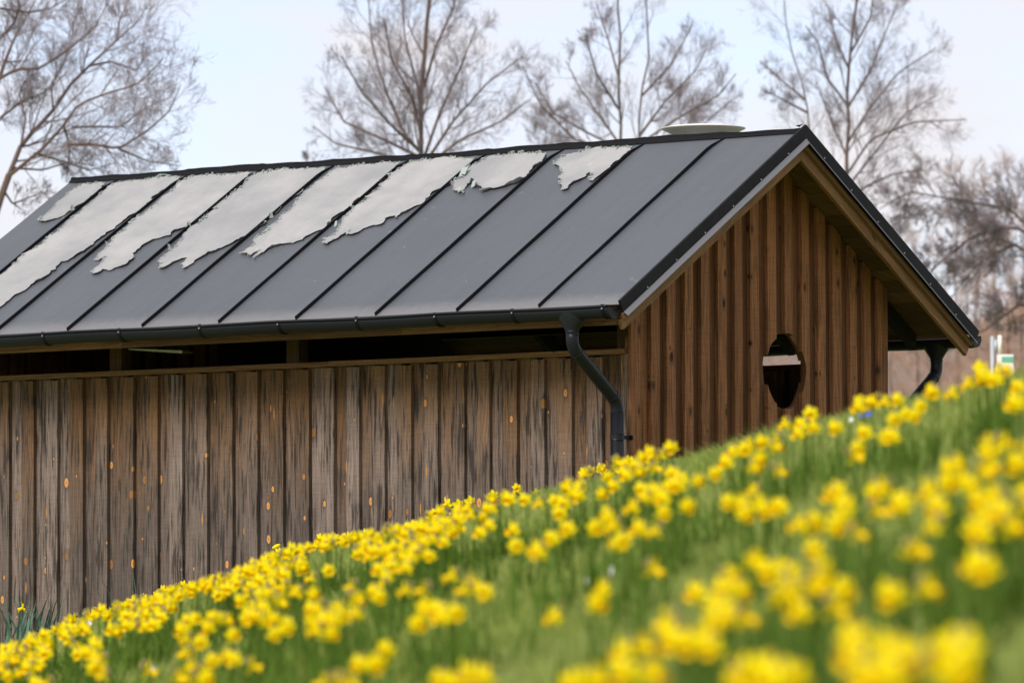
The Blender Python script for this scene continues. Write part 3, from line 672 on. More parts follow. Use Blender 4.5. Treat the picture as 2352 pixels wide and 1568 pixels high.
# pale scuffs on the roof coating
# ------------------------------------------------------------------ daffodils
def petal_mesh(mb, M, mi=0, L_=.036, wd=.0115, fold=.25):
    for k in range(6):
        a = k * math.pi / 3 + (.08 if k % 2 else 0); ca, sa = math.cos(a), math.sin(a); sc_ = 1 if k % 2 else .93
        rows = [(.004, .0035), (.013, .0095), (.023, wd), (.031, .0075), (.038, .0006)]
        P = []
        for r, w in rows:
            back = -.006 - .012 * (r / .038) ** 2 + (.002 if k % 2 else 0)
            for q in (-1, 0, 1):
                x = back + (.003 if q else 0) ; y = (r * sc_) * ca - q * w * sa; z = (r * sc_) * sa + q * w * ca
                P.append(tuple(M @ Vector((x, y, z))))
        mb.poly(P, [(3 * i + j, 3 * i + j + 1, 3 * i + j + 4, 3 * i + j + 3) for i in range(4) for j in range(2)], mi=mi)
def trumpet_mesh(mb, M, mi=0):
    n = 12; P = []
    rows = [(-.010, .0035), (-.004, .0075), (.008, .0095), (.020, .0105), (.027, .0145), (.029, .0165), (.024, .0115), (.004, .0070)]
    for x, r in rows:
        for i in range(n):
            a = 2 * math.pi * i / n; k = 1 + (.09 * math.cos(6 * a) if x > .025 else 0); P.append(tuple(M @ Vector((x, r * k * math.cos(a), r * k * math.sin(a)))))
    mb.poly(P, [(j * n + i, j * n + (i + 1) % n, (j + 1) * n + (i + 1) % n, (j + 1) * n + i) for j in range(len(rows) - 1) for i in range(n)], mi=mi)
def headM(h, rs, sc=1.):
    nod = R(rs.uniform(8, 35)); x0 = .022
    M = Matrix.Translation((x0, 0, h)) @ Matrix.Rotation(nod, 4, 'Y') @ Matrix.Rotation(rs.uniform(0, 1), 4, 'X') @ Matrix.Scale(sc, 4)
    return M
def stem_mesh(mb, h, M, mi=0):
    b = M @ Vector((-.012, 0, 0))
    pts = [(-.004, .0, -.03), (-.006, 0, h * .45), (-.004, 0, h * .85), (.001, 0, h * .97 + .004), (.010, 0, h + .010), tuple(b)]
    V, Fc = tube(pts, .0028, 5, rads=[.0032, .003, .0028, .0026, .0026, .0036]); mb.poly(V, Fc, mi=mi)
def sheath_mesh(mb, h, M, mi=0):
    b = M @ Vector((-.012, 0, 0)); V, Fc = tube([(.002, 0, h + .002), (.006, .001, h + .016), (.012, .002, h + .020), tuple(b + Vector((.004, .002, .012)))], .004, 5, rads=[.0028, .006, .005, .001]); mb.poly(V, Fc, mi=mi)
def strap(mb, x, y, az, ln, lean, wd, mi=0, z0=-.02):
    P = []; n = 5; px, py, pz = x, y, z0; th = R(90) - lean * .3
    ca, sa = math.cos(az), math.sin(az)
    for i in range(n + 1):
        w = wd * (1 - (i / n) ** 3) ; w = max(w, .0004)
        P += [(px - sa * w, py + ca * w, pz), (px + sa * w, py - ca * w, pz)]
        px += ca * math.cos(th) * ln / n; py += sa * math.cos(th) * ln / n; pz += math.sin(th) * ln / n; th -= lean * .45 * (i + 1) / n * 1.2
    mb.poly(P, [(2 * i, 2 * i + 1, 2 * i + 3, 2 * i + 2) for i in range(n)], mi=mi)
def leaves(mb, rs, n, ln, mi=0, wd=.0055, spread=.02, lean=(.15, .7)):
    for k in range(n): strap(mb, rs.uniform(-spread, spread), rs.uniform(-spread, spread), rs.uniform(0, 6.28), ln * rs.uniform(.75, 1.1), rs.uniform(*lean), wd * rs.uniform(.8, 1.2), mi)
# prototypes: mesh data per variant and part
VAR = []
for k in range(6):
    rs = random.Random(100 + k); h = .19; M = headM(h, rs, rs.uniform(.60, .70)); d = {}
    for nm, fn, mt in (('stem', lambda mb: stem_mesh(mb, h, M), M_leaf), ('petals', lambda mb: petal_mesh(mb, M), M_pet), ('trumpet', lambda mb: trumpet_mesh(mb, M), M_tru), ('sheath', lambda mb: sheath_mesh(mb, h, M), M_spathe), ('leaves', lambda mb: leaves(mb, rs, 4, .15), M_leaf)):
        mb = MB(); fn(mb); o = mb.build(nm, mt, None, nm in ('trumpet', 'stem')); d[nm] = o
    VAR.append(d)
def place_daffodil(X, Y, z, sc, rz, k, label, group):
    r = empty('daffodil', (X, Y, z), rz, label, 'daffodil', group); r.scale = (sc, sc, sc)
    d = VAR[k]; par = {}
    for nm in ('stem', 'petals', 'trumpet', 'sheath', 'leaves'):
        o = d[nm].copy(); o.name = nm; COL.objects.link(o)
        o.parent = par['petals'] if nm == 'trumpet' else r; par[nm] = o
    return r
def gnd(X, Y): return float(ground(X, Y))
def locate(x, y, hh=.195):
    """the spot on the bank whose flower stands on this sight line"""
    d = ray(x, y); D = np.arange(5.2, 34.5, .05); Xs = d.x * D / d.y; Zs = EYE + d.z * D / d.y
    G = ground(Xs, D); gap = Zs - (G + hh)
    if x < 1500 and (int(x * 7 + y * 3) % 10) < 6 and (Zs - G)[D < 30].min() > .035 and (gap[D < 30] < 0).any():   # clear of the turf: it stands on the far side of the crest
        j = int(np.nonzero((gap < 0) & (D < 30))[0][-1]); return float(Xs[j]), float(D[j]), 0.
    j = np.argmax(gap < 0) if (gap < 0).any() else int(np.argmin(gap))
    g = float(gap[j]); return float(Xs[j]), float(D[j]), (0. if gap[j] < 0 else g)
def c5(P): return [((x / 1.178) / 1.7415, (1400 + y / 1.178) / 1.7415) for x, y in P]
def c6(P): return [((1300 + x / 1.178) / 1.7415, (1400 + y / 1.178) / 1.7415) for x, y in P]
def c7(P): return [((2700 + x / 1.386) / 1.7415, (1600 + y / 1.386) / 1.7415) for x, y in P]
K7a = c7([(755, 90), (720, 145), (645, 148), (715, 175), (750, 130), (800, 150), (905, 150), (305, 270), (385, 240), (390, 270), (350, 285), (305, 345), (222, 400), (490, 225), (525, 265), (605, 220), (460, 325), (410, 380), (535, 380)])
K7b = c7([(1000, 275), (945, 325), (1060, 180), (1155, 195), (1205, 125), (1230, 190), (1280, 75), (1320, 90), (1355, 25), (1050, 45), (1035, 20), (1090, 25), (1150, 10), (1200, 5), (1250, 5)])
K7c = c7([(40, 440), (110, 440), (25, 480), (60, 570), (305, 565), (380, 640), (405, 560), (480, 515), (510, 600), (605, 600), (440, 570), (5, 410)])
K7d = c7([(1095, 480), (1110, 500), (1060, 620), (925, 560), (900, 530), (960, 570), (920, 640), (875, 700), (745, 700), (780, 805), (955, 725), (1220, 500), (1290, 530), (1285, 590), (760, 680), (940, 520), (900, 670)])
K7e = c7([(1420, 590), (1480, 690), (1480, 600), (1530, 330), (1500, 450), (1560, 420), (1640, 450), (1700, 260), (1770, 250), (1720, 350), (1910, 280), (1930, 370), (1780, 520), (1850, 560), (1640, 710), (1700, 640), (1760, 720), (1820, 700), (1860, 640), (1900, 600), (1930, 500), (1660, 400), (1460, 520), (1720, 560), (1800, 620), (1550, 370), (1740, 300), (1715, 940), (1725, 920), (1780, 660)])
K7f = c7([(1270, 820), (1280, 840)])
K7g = c7([(410, 895), (230, 1000), (290, 960), (340, 1050), (150, 1060), (220, 1120), (300, 1150), (370, 1180), (290, 1060), (330, 1200), (60, 1290), (20, 1230), (150, 1260), (110, 1350), (210, 1350), (40, 1340), (180, 1180), (250, 1190), (10, 1310)])
K7h = c7([(560, 920), (590, 1000), (520, 1080), (640, 1070), (740, 980), (790, 940), (690, 1040), (750, 1170), (820, 1120), (900, 1050), (590, 1090), (640, 960), (530, 960), (770, 1020)])
K7i = c7([(1020, 1350), (1080, 1430), (1190, 1440), (1300, 1430), (1420, 1400), (1530, 1370), (1620, 1360), (1000, 1500), (1120, 1520), (1260, 1520), (1600, 1440), (1350, 1480), (1480, 1450), (1060, 1390), (1250, 1380), (1550, 1480)])
K7j = c7([(400, 1510), (480, 1500), (560, 1510), (640, 1520), (320, 1550), (450, 1540), (600, 1550)])
K7k = c7([(1895, 30), (1335, 1040), (1230, 1080)])
K6a = c6([(685, 715), (630, 730), (575, 722)])
K6b = c6([(560, 745), (500, 780), (480, 800), (540, 790), (620, 800), (700, 760), (730, 780), (790, 690), (830, 690), (850, 720), (880, 720), (820, 740), (900, 640), (930, 670), (990, 670), (950, 690), (780, 760), (800, 810), (750, 850), (720, 790), (660, 760), (600, 850), (580, 890), (530, 880), (640, 810), (560, 870), (470, 770), (520, 765), (590, 780), (770, 700), (860, 690), (640, 770)])
K6c = c6([(500, 960), (410, 960), (440, 960), (400, 1000), (370, 950), (340, 990), (270, 1030), (300, 1060), (320, 1010), (300, 1090), (240, 1140), (255, 1160), (160, 1110), (140, 1160), (100, 1160), (180, 1240), (40, 1230), (60, 1260), (10, 1220), (20, 1330), (5, 1250), (390, 930), (420, 1010), (240, 960), (150, 955), (130, 960)])
K6d = c6([(420, 1135), (505, 1130), (465, 1215), (540, 1210), (610, 1240), (580, 1250), (425, 1285), (640, 1065), (690, 1100), (755, 1145), (700, 1130), (660, 1080), (550, 1230)])
K6e = c6([(915, 850), (895, 915), (1110, 770), (1080, 885), (1030, 930), (1040, 955), (1155, 850), (1270, 835), (1330, 790), (1355, 760), (1400, 840), (1395, 910), (1420, 890), (1510, 845), (1600, 850), (1595, 760), (1485, 745), (1505, 1040)])
K6f = c6([(1350, 1130), (1265, 1190), (1120, 1250)])
K6g = c6([(300, 1420), (180, 1480), (240, 1490), (165, 1460), (30, 1550), (60, 1550), (560, 1555), (640, 1550), (720, 1535), (790, 1535), (1460, 1390), (1430, 1500), (1500, 1520), (1220, 1540), (1180, 1560), (1240, 1560), (1455, 1440)])
K6h = c6([(1060, 700), (1080, 705), (1040, 722), (1150, 680), (1130, 660), (1170, 640), (1150, 650), (1210, 690), (1200, 640), (1220, 655), (1130, 720), (1210, 580), (1250, 560), (1290, 550), (1350, 530), (1350, 560), (1330, 600), (1370, 590), (1290, 660), (1370, 630), (1420, 580), (1430, 540), (1450, 520), (1480, 520), (1510, 500), (1550, 490), (1580, 500), (1610, 480), (1635, 470), (1560, 540), (1500, 560), (1460, 580), (1440, 600), (1530, 560), (1470, 550), (1520, 520), (1260, 590), (1310, 570)])
K6i = c6([(1500, 650), (1540, 690), (1580, 670), (1600, 590), (1640, 580), (1560, 700), (1620, 690), (1530, 670), (1640, 640)])
K5a = c5([(435, 1495), (450, 1490), (525, 1535), (660, 1515), (810, 1525), (1010, 1450), (1085, 1345), (1000, 1305), (950, 1370), (910, 1345), (875, 1320), (740, 1295), (875, 1410), (910, 1410), (1025, 1260), (1050, 1270), (1010, 1270), (1290, 1335), (125, 1555), (1150, 1470), (1100, 1430), (1130, 1460), (930, 1520), (880, 1490), (960, 1540), (930, 1550), (1570, 1550), (900, 1555)])
K5b = c5([(455, 1440), (510, 1445), (445, 1380), (420, 1400), (360, 1400), (345, 1410), (370, 1415), (460, 1380), (430, 1420), (170, 1430), (190, 1420), (215, 1400), (730, 1150), (780, 1190), (750, 1210), (700, 1170)])
K5c = c5([(1640, 1155), (1500, 1060), (1545, 1030), (1435, 1145), (1320, 1275), (1380, 1280), (1460, 1270), (1480, 1230), (1540, 1250), (1530, 1330), (1580, 1230), (1190, 1240), (1220, 1260), (1250, 1250), (1270, 1130), (1180, 1200), (1210, 1200), (1260, 1220), (1230, 1290), (1170, 1270), (1570, 1270), (1500, 1290), (1610, 1240), (1380, 1110), (1400, 1130), (1360, 1120), (1460, 1160), (1340, 1300), (1300, 1190)])
G_near = [
 (K7i, 'very blurred daffodil in the bottom right corner clump', 'daffodils in the bottom right clump'),
 (K7j, 'very blurred daffodil at the bottom edge beside the corner clump', 'daffodils cut by the bottom edge'),
 (K7g, 'blurred daffodil in the big foreground mass, left lobe', 'daffodils in the big foreground mass, left lobe'),
 (K7h, 'blurred daffodil in the big foreground mass, right lobe', 'daffodils in the big foreground mass, right lobe'),
 (K7e, 'blurred daffodil in the tall right edge clump', 'daffodils in the right edge clump'),
 (K7d, 'blurred daffodil in the zigzag clump beside the right edge clump', 'daffodils in the zigzag clump'),
 (K7f, 'lone blurred daffodil on grass below the zigzag clump', 'lone blurred blooms below the zigzag clump'),
 (K7k, 'stray faint daffodil apart on the right lawn', 'stray daffodils on the right'),
 (K7c, 'soft daffodil in the row above the foreground mass', 'daffodils in the row above the foreground mass'),
 (K7a, 'daffodil on the crest below the round gable hole', 'daffodils under the gable hole'),
 (K7b, 'daffodil on the crest below the rear downpipe', 'daffodils under the rear downpipe'),
 (K6g, 'blurred daffodil along the middle of the bottom edge', 'daffodils along the bottom edge, middle'),
 (K6f, 'blurred daffodil in the spaced-out mid-lawn three', 'three spaced daffodils mid lawn'),
 (K6d, 'blurred daffodil in the twin bunches at centre bottom', 'daffodils in the twin centre bunches'),
 (K6e, 'soft single daffodil on the lawn right of centre', 'scattered single daffodils right of centre'),
 (K6i, 'soft daffodil in the row right of the front downpipe', 'daffodils right of the front downpipe, lower row'),
 (K6c, 'soft daffodil in the loose bunches left of centre', 'daffodils in the loose bunches left of centre'),
 (K5a, 'soft daffodil scattered on the lower left lawn', 'scattered daffodils, lower left lawn'),
 (K5c, 'soft daffodil below the crest left of centre', 'daffodils below the crest, left of centre'),
 (K6h, 'daffodil in the crest row at the front downpipe foot', 'daffodils at the front downpipe'),
 (K6b, 'daffodil in the crest clump under the crisp trio', 'daffodils below the crisp trio'),
 (K5b, 'daffodil fringing the dense left crest drift', 'daffodils fringing the left drift'),
]
allf = []
ORD = ['first', 'second', 'third', 'fourth', 'fifth', 'sixth', 'seventh', 'eighth', 'ninth', 'tenth']
def nth(i, n):
    if n == 1: return ''
    j = n - 1 - i
    side, k = ('left', i) if i <= j else ('right', j)
    w = ORD[k] if k < 10 else {10: 'eleventh', 11: 'twelfth', 12: 'thirteenth', 13: 'fourteenth', 14: 'fifteenth', 15: 'sixteenth', 16: 'seventeenth', 17: 'eighteenth', 18: 'nineteenth', 19: 'twentieth'}.get(k, 'middle')
    return (', leftmost' if side == 'left' else ', rightmost') if k == 0 else ', %s from its %s' % (w, side)
for pts, lab, grp in G_near:
    pts = sorted(pts)
    for i, (x, y) in enumerate(pts): allf.append((x, y, lab + nth(i, len(pts)), grp))
# the sign and ridge corner flowers at the far right of the crest
sr = [(2252, 850), (2268, 858), (2285, 850), (2300, 858), (2316, 852), (2290, 872), (2240, 880), (2345, 885), (2204, 903), (2140, 905), (2262, 862), (2308, 862), (2342, 930), (2150, 900), (2235, 870)]
for i, (x, y) in enumerate(sorted(sr)): allf.append((x, y, 'daffodil on the crest below the white sign' + nth(i, len(sr)), 'daffodils by the white sign'))
placed = []
rs = random.Random(3)
for x, y, lab, grp in allf:
    X, Y, g = locate(x, y); big = 1.
    if Y < 10: big = 1 + .12 * min(1, (10 - Y) / 2.); X, Y, g = locate(x, y, .195 * big)
    if g > 0: big = min(1.5, (.19 + g) / .19)
    placed.append((Y, X, big, lab, grp, x, y))
placed.sort()
NPL = 298
crest_pts = [(0, 1492), (100, 1445), (200, 1400), (300, 1370), (380, 1345), (500, 1320), (580, 1290), (640, 1262), (720, 1235), (860, 1212), (1000, 1190), (1100, 1152), (1220, 1130)]
extra = []
cx_ = [p[0] for p in crest_pts]; cy_ = [p[1] for p in crest_pts]
tries = 0
def clump(x, y): return math.sin(x * .021 + 1.) + math.sin(x * .047 + y * .03) * .7 + math.sin(y * .06 - x * .02) * .5
while len(extra) < 380 and tries < 20000:
    tries += 1; x = rs.uniform(-30, 1060); dy = abs(rs.gauss(0, 1)) * 42
    y = float(np.interp(x, cx_, cy_)) + 8 + dy
    if dy > 18 and clump(x, y) < rs.uniform(-.7, 1.2): continue
    if 640 < x < 1060 and dy > 55 and rs.random() < .6: continue
    X, Y, g = locate(x, y); extra.append((Y, X, min(1.5, (.19 + g) / .19), None, None, x, y))
rest = placed[NPL:] + extra
def face_rz(rs): return R(-100) + rs.gauss(0, .85)
SPECIAL = {'crisp trio on the crest', 'daffodils fringing the left drift'}
for Y, X, g, lab, grp, x, y in placed[:NPL]:
    z = gnd(X, Y); sc = g
    place_daffodil(X, Y, z, sc * rs.uniform(.97, 1.04), face_rz(rs), rs.randrange(6), lab, grp)
def stuff_plants(name, items, label, cat):
    """one mesh holding many plants: numpy copies of the variants"""
    Vs, Fs, Ms = [], [], []; off = 0
    cache = {}
    for k, d in enumerate(VAR):
        lst = []
        for mi, nm in enumerate(('stem', 'petals', 'trumpet', 'sheath', 'leaves')):
            me = d[nm].data; v = np.array([q.co[:] for q in me.vertices]); f = [tuple(p.vertices) for p in me.polygons]; lst.append((mi, v, f))
        cache[k] = lst
    for X, Y, z, sc, rz, k in items:
        c, s = math.cos(rz) * sc, math.sin(rz) * sc
        for mi, v, f in cache[k]:
            w = np.empty_like(v); w[:, 0] = v[:, 0] * c - v[:, 1] * s + X; w[:, 1] = v[:, 0] * s + v[:, 1] * c + Y; w[:, 2] = v[:, 2] * sc + z
            Vs.append(w); Fs += [tuple(off + i for i in q) for q in f]; Ms += [mi] * len(f); off += len(v)
    me = bpy.data.meshes.new(name); me.from_pydata(np.concatenate(Vs).tolist(), [], Fs)
    for m in (M_leaf, M_pet, M_tru, M_spathe, M_leaf): me.materials.append(m)
    me.polygons.foreach_set('material_index', Ms); o = bpy.data.objects.new(name, me); COL.objects.link(o); tag(o, label, cat, None, 'stuff'); return o
items = []
for Y, X, g, lab, grp, x, y in rest:
    z = gnd(X, Y); sc = g; items.append((X, Y, z, sc * rs.uniform(.95, 1.06), face_rz(rs), rs.randrange(6)))
stuff_plants('daffodil_drift', items, 'dense drift of small yellow daffodils along the crest of the bank', 'daffodils')
for d in VAR:
    for o in d.values(): bpy.data.objects.remove(o)

# single tall daffodil with blue-green leaves by the left wall, and a half-open bud
def hero(x, y, D, label, az, bud=False):
    d = ray(x, y); X = d.x * D / d.y; z = EYE + d.z * D / d.y; g = gnd(X, D); h = z - g
    r = empty('daffodil', (X - .02 * math.cos(az), D, g), 0, label, 'daffodil'); rs = random.Random(5)
    M = Matrix.Rotation(az, 4, 'Z') @ headM(h, rs, .95)
    mb = MB(); V, Fc = tube([(0, 0, -.03), (.03, .01, h * .5), (.02, 0, h * .9), tuple(M @ Vector((-.03, 0, .01))), tuple(M @ Vector((-.012, 0, 0)))], .003, 6); mb.poly(V, Fc); mb.build('stem', M_leafb, r, True)
    if bud:
        mb = MB(); V, Fc = tube([tuple(M @ Vector((q, 0, 0))) for q in (-.012, .0, .016, .032, .04)], .01, 8, rads=[.004, .0095, .0105, .007, .001]); mb.poly(V, Fc); mb.build('bud', M_pet, r, True)
    else:
        mb = MB(); petal_mesh(mb, M); p = mb.build('petals', M_pet, r); mb = MB(); trumpet_mesh(mb, M); mb.build('trumpet', M_tru, p, True)
    return r
hero(52, 1396, 34.9, 'single drooping daffodil at far left with tall leaves against the boards', R(190))
hero(640, 1252, 33.0, 'half-open daffodil bud pointing left above the crest', R(185), True)
def leaf_tuft(x, ybase, D, n, ln, label, wd=.009, spread=.1):
    d = ray(x, ybase); X = d.x * D / d.y; g = gnd(X, D); mb = MB(); rs = random.Random(int(x)); leaves(mb, rs, n, ln, 0, wd, spread, (.1, .9))
    o = mb.build('leaf_tuft', M_leafb, None); o.location = (X, D, g); tag(o, label, 'leaf tuft', 'blue-green leaf tufts by the wall'); return o
for (x_, y_), w_ in zip(K6a[::-1], ('left', 'middle', 'right')): hero(x_, y_ + 2, 29.0, 'crisp daffodil highest on the crest against the boards, %s of the trio' % w_, R(-150 if w_ == 'left' else -60))
leaf_tuft(22, 1470, 35.3, 26, .52, 'tall blue-green strap leaves at the far left of the wall', .011, .13)
leaf_tuft(75, 1470, 35.8, 26, .58, 'tallest blue-green strap leaves beside the drooping daffodil', .011, .12)
leaf_tuft(140, 1440, 35.4, 12, .52, 'thin spray of leaves right of the drooping daffodil', .006)
leaf_tuft(300, 1380, 34.6, 12, .62, 'small spray of thin leaves rising above the left drift', .006)
leaf_tuft(335, 1375, 34.2, 12, .62, 'pointed leaves with tips above the left drift, beside the thin spray', .007)
leaf_tuft(575, 1310, 32.8, 12, .55, 'upright leaf tips on the crest near the half-open bud', .007)
leaf_tuft(660, 1290, 32.5, 12, .55, 'leaf tips right behind the half-open bud', .007)
leaf_tuft(450, 1350, 33.5, 10, .62, 'faint leaf tips over the middle of the left drift', .006)

# blind leaves: dark green tufts under and round every clump
mb = MB(); rs = random.Random(11)
for Y, X, g, lab, grp, x, y in placed + extra[::2]:
    for k in range(1):
        xx = X + rs.gauss(0, .05); yy = Y + rs.gauss(0, .12); zz = gnd(xx, yy)
        b = len(mb.v); leaves(mb, rs, 5, .155, 0, .005, .03, (.1, .8))
        mb.v[b:] = [(p[0] + xx, p[1] + yy, p[2] + zz) for p in mb.v[b:]]
o = mb.build('daffodil_foliage', M_leaf); tag(o, 'dark green strap leaves growing thickly under the daffodils', 'foliage', None, 'stuff')

# ------------------------------------------------------------------ grass
def grass(n, seed, h0, h1, wd, name, label):
    r = np.random.default_rng(seed); out = []
    Y = np.sqrt(r.random(n) * (35.5 ** 2 - 5.0 ** 2) + 5.0 ** 2); X = (r.random(n) * 2 - 1) * (.098 * Y + .45)
    keep = Y < 31.0 - 1.85 * np.clip(X, -3.3, 2.4); X, Y = X[keep], Y[keep]; n = len(X)
    Z = ground(X, Y) - .004
    ht = h0 + (h1 - h0) * r.random(n); tuft = .75 + .5 * (.5 + .5 * np.sin(X * 9 + 2 * np.sin(Y * 5)) * np.sin(Y * 7 + 3 * np.sin(X * 4))); ht *= tuft
    az = r.random(n) * 6.283; ln = ht * (.3 + 1.1 * r.random(n)); w = wd * (.7 + .6 * r.random(n)); fa = r.random(n) * 3.1416
    dx, dy = np.cos(az), np.sin(az); px, py = np.cos(fa) * w, np.sin(fa) * w
    V = np.empty((n, 5, 3))
    V[:, 0] = np.stack([X - px, Y - py, Z], 1); V[:, 1] = np.stack([X + px, Y + py, Z], 1)
    mx_, my_, mz_ = X + dx * ln * .35, Y + dy * ln * .35, Z + ht * .6
    V[:, 2] = np.stack([mx_ + px * .8, my_ + py * .8, mz_], 1); V[:, 3] = np.stack([mx_ - px * .8, my_ - py * .8, mz_], 1)
    V[:, 4] = np.stack([X + dx * ln, Y + dy * ln, Z + ht], 1)
    b = (np.arange(n) * 5)[:, None]
    me = bpy.data.meshes.new(name); me.vertices.add(n * 5); me.vertices.foreach_set('co', V.ravel())
    q = (b + np.array([[0, 1, 2, 3]])); t = (b + np.array([[3, 2, 4]]))
    li = np.concatenate([q, t], 1).ravel(); me.loops.add(len(li)); me.loops.foreach_set('vertex_index', li)
    ls = (np.arange(n)[:, None] * 7 + np.array([[0, 4]])).ravel(); me.polygons.add(2 * n); me.polygons.foreach_set('loop_start', ls)
    me.update(calc_edges=True); me.validate(); me.materials.append(M_grass)
    o = bpy.data.objects.new(name, me); COL.objects.link(o); tag(o, label, 'grass', None, 'stuff')
grass(260000, 5, .03, .066, .0026, 'grass', 'short green grass covering the sloping bank')

# daisies, blue flowers, a fallen petal
def little(x, y, D_, r_, mat, name, label, cat, n=8):
    X, Y, g = locate(x, y, .05); z = gnd(X, Y) + .05
    mb = MB()
    for k in range(n):
        a = 6.283 * k / n; c, s = math.cos(a), math.sin(a)
        mb.poly([(0, 0, 0), (r_ * .6 * c - r_ * .25 * s, -.3 * r_, r_ * .6 * s + r_ * .25 * c), (r_ * c, -.2 * r_, r_ * s), (r_ * .6 * c + r_ * .25 * s, -.3 * r_, r_ * .6 * s - r_ * .25 * c)], [(0, 1, 2, 3)])
    V, Fc = tube([(0, .002, -.05), (0, .002, 0)], .0012, 4); mb.poly(V, Fc, mi=1)
    o = mb.build(name, [mat, M_leaf]); o.location = (X, Y, z); return tag(o, label, cat)
little(1404, 1312, 0, .014, M_daisy, 'daisy', 'blurred white daisy alone in the middle of the lawn', 'daisy')
little(1352, 1335, 0, .012, M_daisy, 'daisy', 'dimmer white daisy left of the lone mid-lawn daisy', 'daisy')
little(204, 1432, 0, .016, M_daisy, 'daisy', 'small white flower among the left daffodil drift', 'daisy')
little(355, 1535, 0, .014, M_daisy, 'daisy', 'white flower near the bottom left beside the pink petal', 'daisy')
little(1955, 963, 0, .010, M_daisy, 'daisy', 'tiny white daisy on the crest beside the blue flowers', 'daisy')
little(336, 1519, 0, .016, M_pink, 'fallen_petal', 'pinkish fallen petal on the lower left lawn', 'petal')
for x, y, t_ in ((1978, 954, 'left'), (1990, 952, 'middle'), (1997, 950, 'right')):
    little(x, y, 0, .011, M_blue, 'blue_flower', 'small blue flower on the crest, %s of the three together' % t_, 'blue flower', 6)

# ------------------------------------------------------------------ trees
class TreeMB:
    def __init__(s): s.V = []; s.F = []; s.n = 0
    def seg(s, pts, rads, k):
        base = s.n
        for i, p in enumerate(pts):
            d = (pts[min(i + 1, len(pts) - 1)] - pts[max(i - 1, 0)]); d = d / (math.sqrt(d @ d) + 1e-9)
            a = np.cross(d, (0.3, 1, 0.1)); a /= math.sqrt(a @ a) + 1e-9; b = np.cross(d, a)
            for j in range(k):
                t = 6.2832 * j / k; s.V.append(p + (a * math.cos(t) + b * math.sin(t)) * rads[i])
        for i in range(len(pts) - 1):
            for j in range(k): q = base + i * k; s.F.append((q + j, q + (j + 1) % k, q + k + (j + 1) % k, q + k + j))
        s.n += len(pts) * k
    def build(s, name, mat, parent):
        me = bpy.data.meshes.new(name); me.from_pydata([tuple(v) for v in s.V], [], s.F); me.materials.append(mat)
        o = bpy.data.objects.new(name, me); COL.objects.link(o); o.parent = parent; return o
def grow(tm, rs, p, d, ln, r, lv, maxlv, up, kids, wob=.22, rmin=.0011):
    """one branch and everything on it"""
    n = 5 if lv < maxlv else 3; pts = [p]; dirs = [d]
    for i in range(n):
        d = d + np.array([rs.gauss(0, wob), rs.gauss(0, wob), rs.gauss(0, wob) + up]) * .5; d = d / math.sqrt(d @ d)
        p = p + d * ln / n; pts.append(p); dirs.append(d)
    rad = [max(rmin, r * (1 - .75 * i / n)) for i in range(n + 1)]
    tm.seg(pts, rad, 5 if lv < 2 else 3)
    if lv >= maxlv: return
    for c in range(kids[lv]):
        t = rs.uniform(.12, 1.); i = min(n - 1, int(t * n)); f = t * n - i; q = pts[i] * (1 - f) + pts[i + 1] * f
        dd = dirs[i + 1]; a = rs.uniform(0, 6.283); side = np.cross(dd, (math.cos(a), math.sin(a), .2)); side /= math.sqrt(side @ side) + 1e-9
        an = rs.uniform(.35, .8); nd = dd * math.cos(an) + side * math.sin(an)
        grow(tm, rs, q, nd, ln * rs.uniform(.5, .9) * (1.12 - .5 * t), max(rmin, r * .5 * (1 - .5 * t)), lv + 1, maxlv, up, kids, wob, rmin)
def unp(x, y, D):
    d = ray(x, y); return np.array([d.x * D / d.y, D, EYE + d.z * D / d.y])
def resample(pts, n):
    pts = np.array(pts); seg = np.r_[0, np.cumsum(np.sqrt(((pts[1:] - pts[:-1]) ** 2).sum(1)))]; t = np.linspace(0, seg[-1], n)
    return [np.array([np.interp(v, seg, pts[:, k]) for k in range(3)]) for v in t], seg[-1]
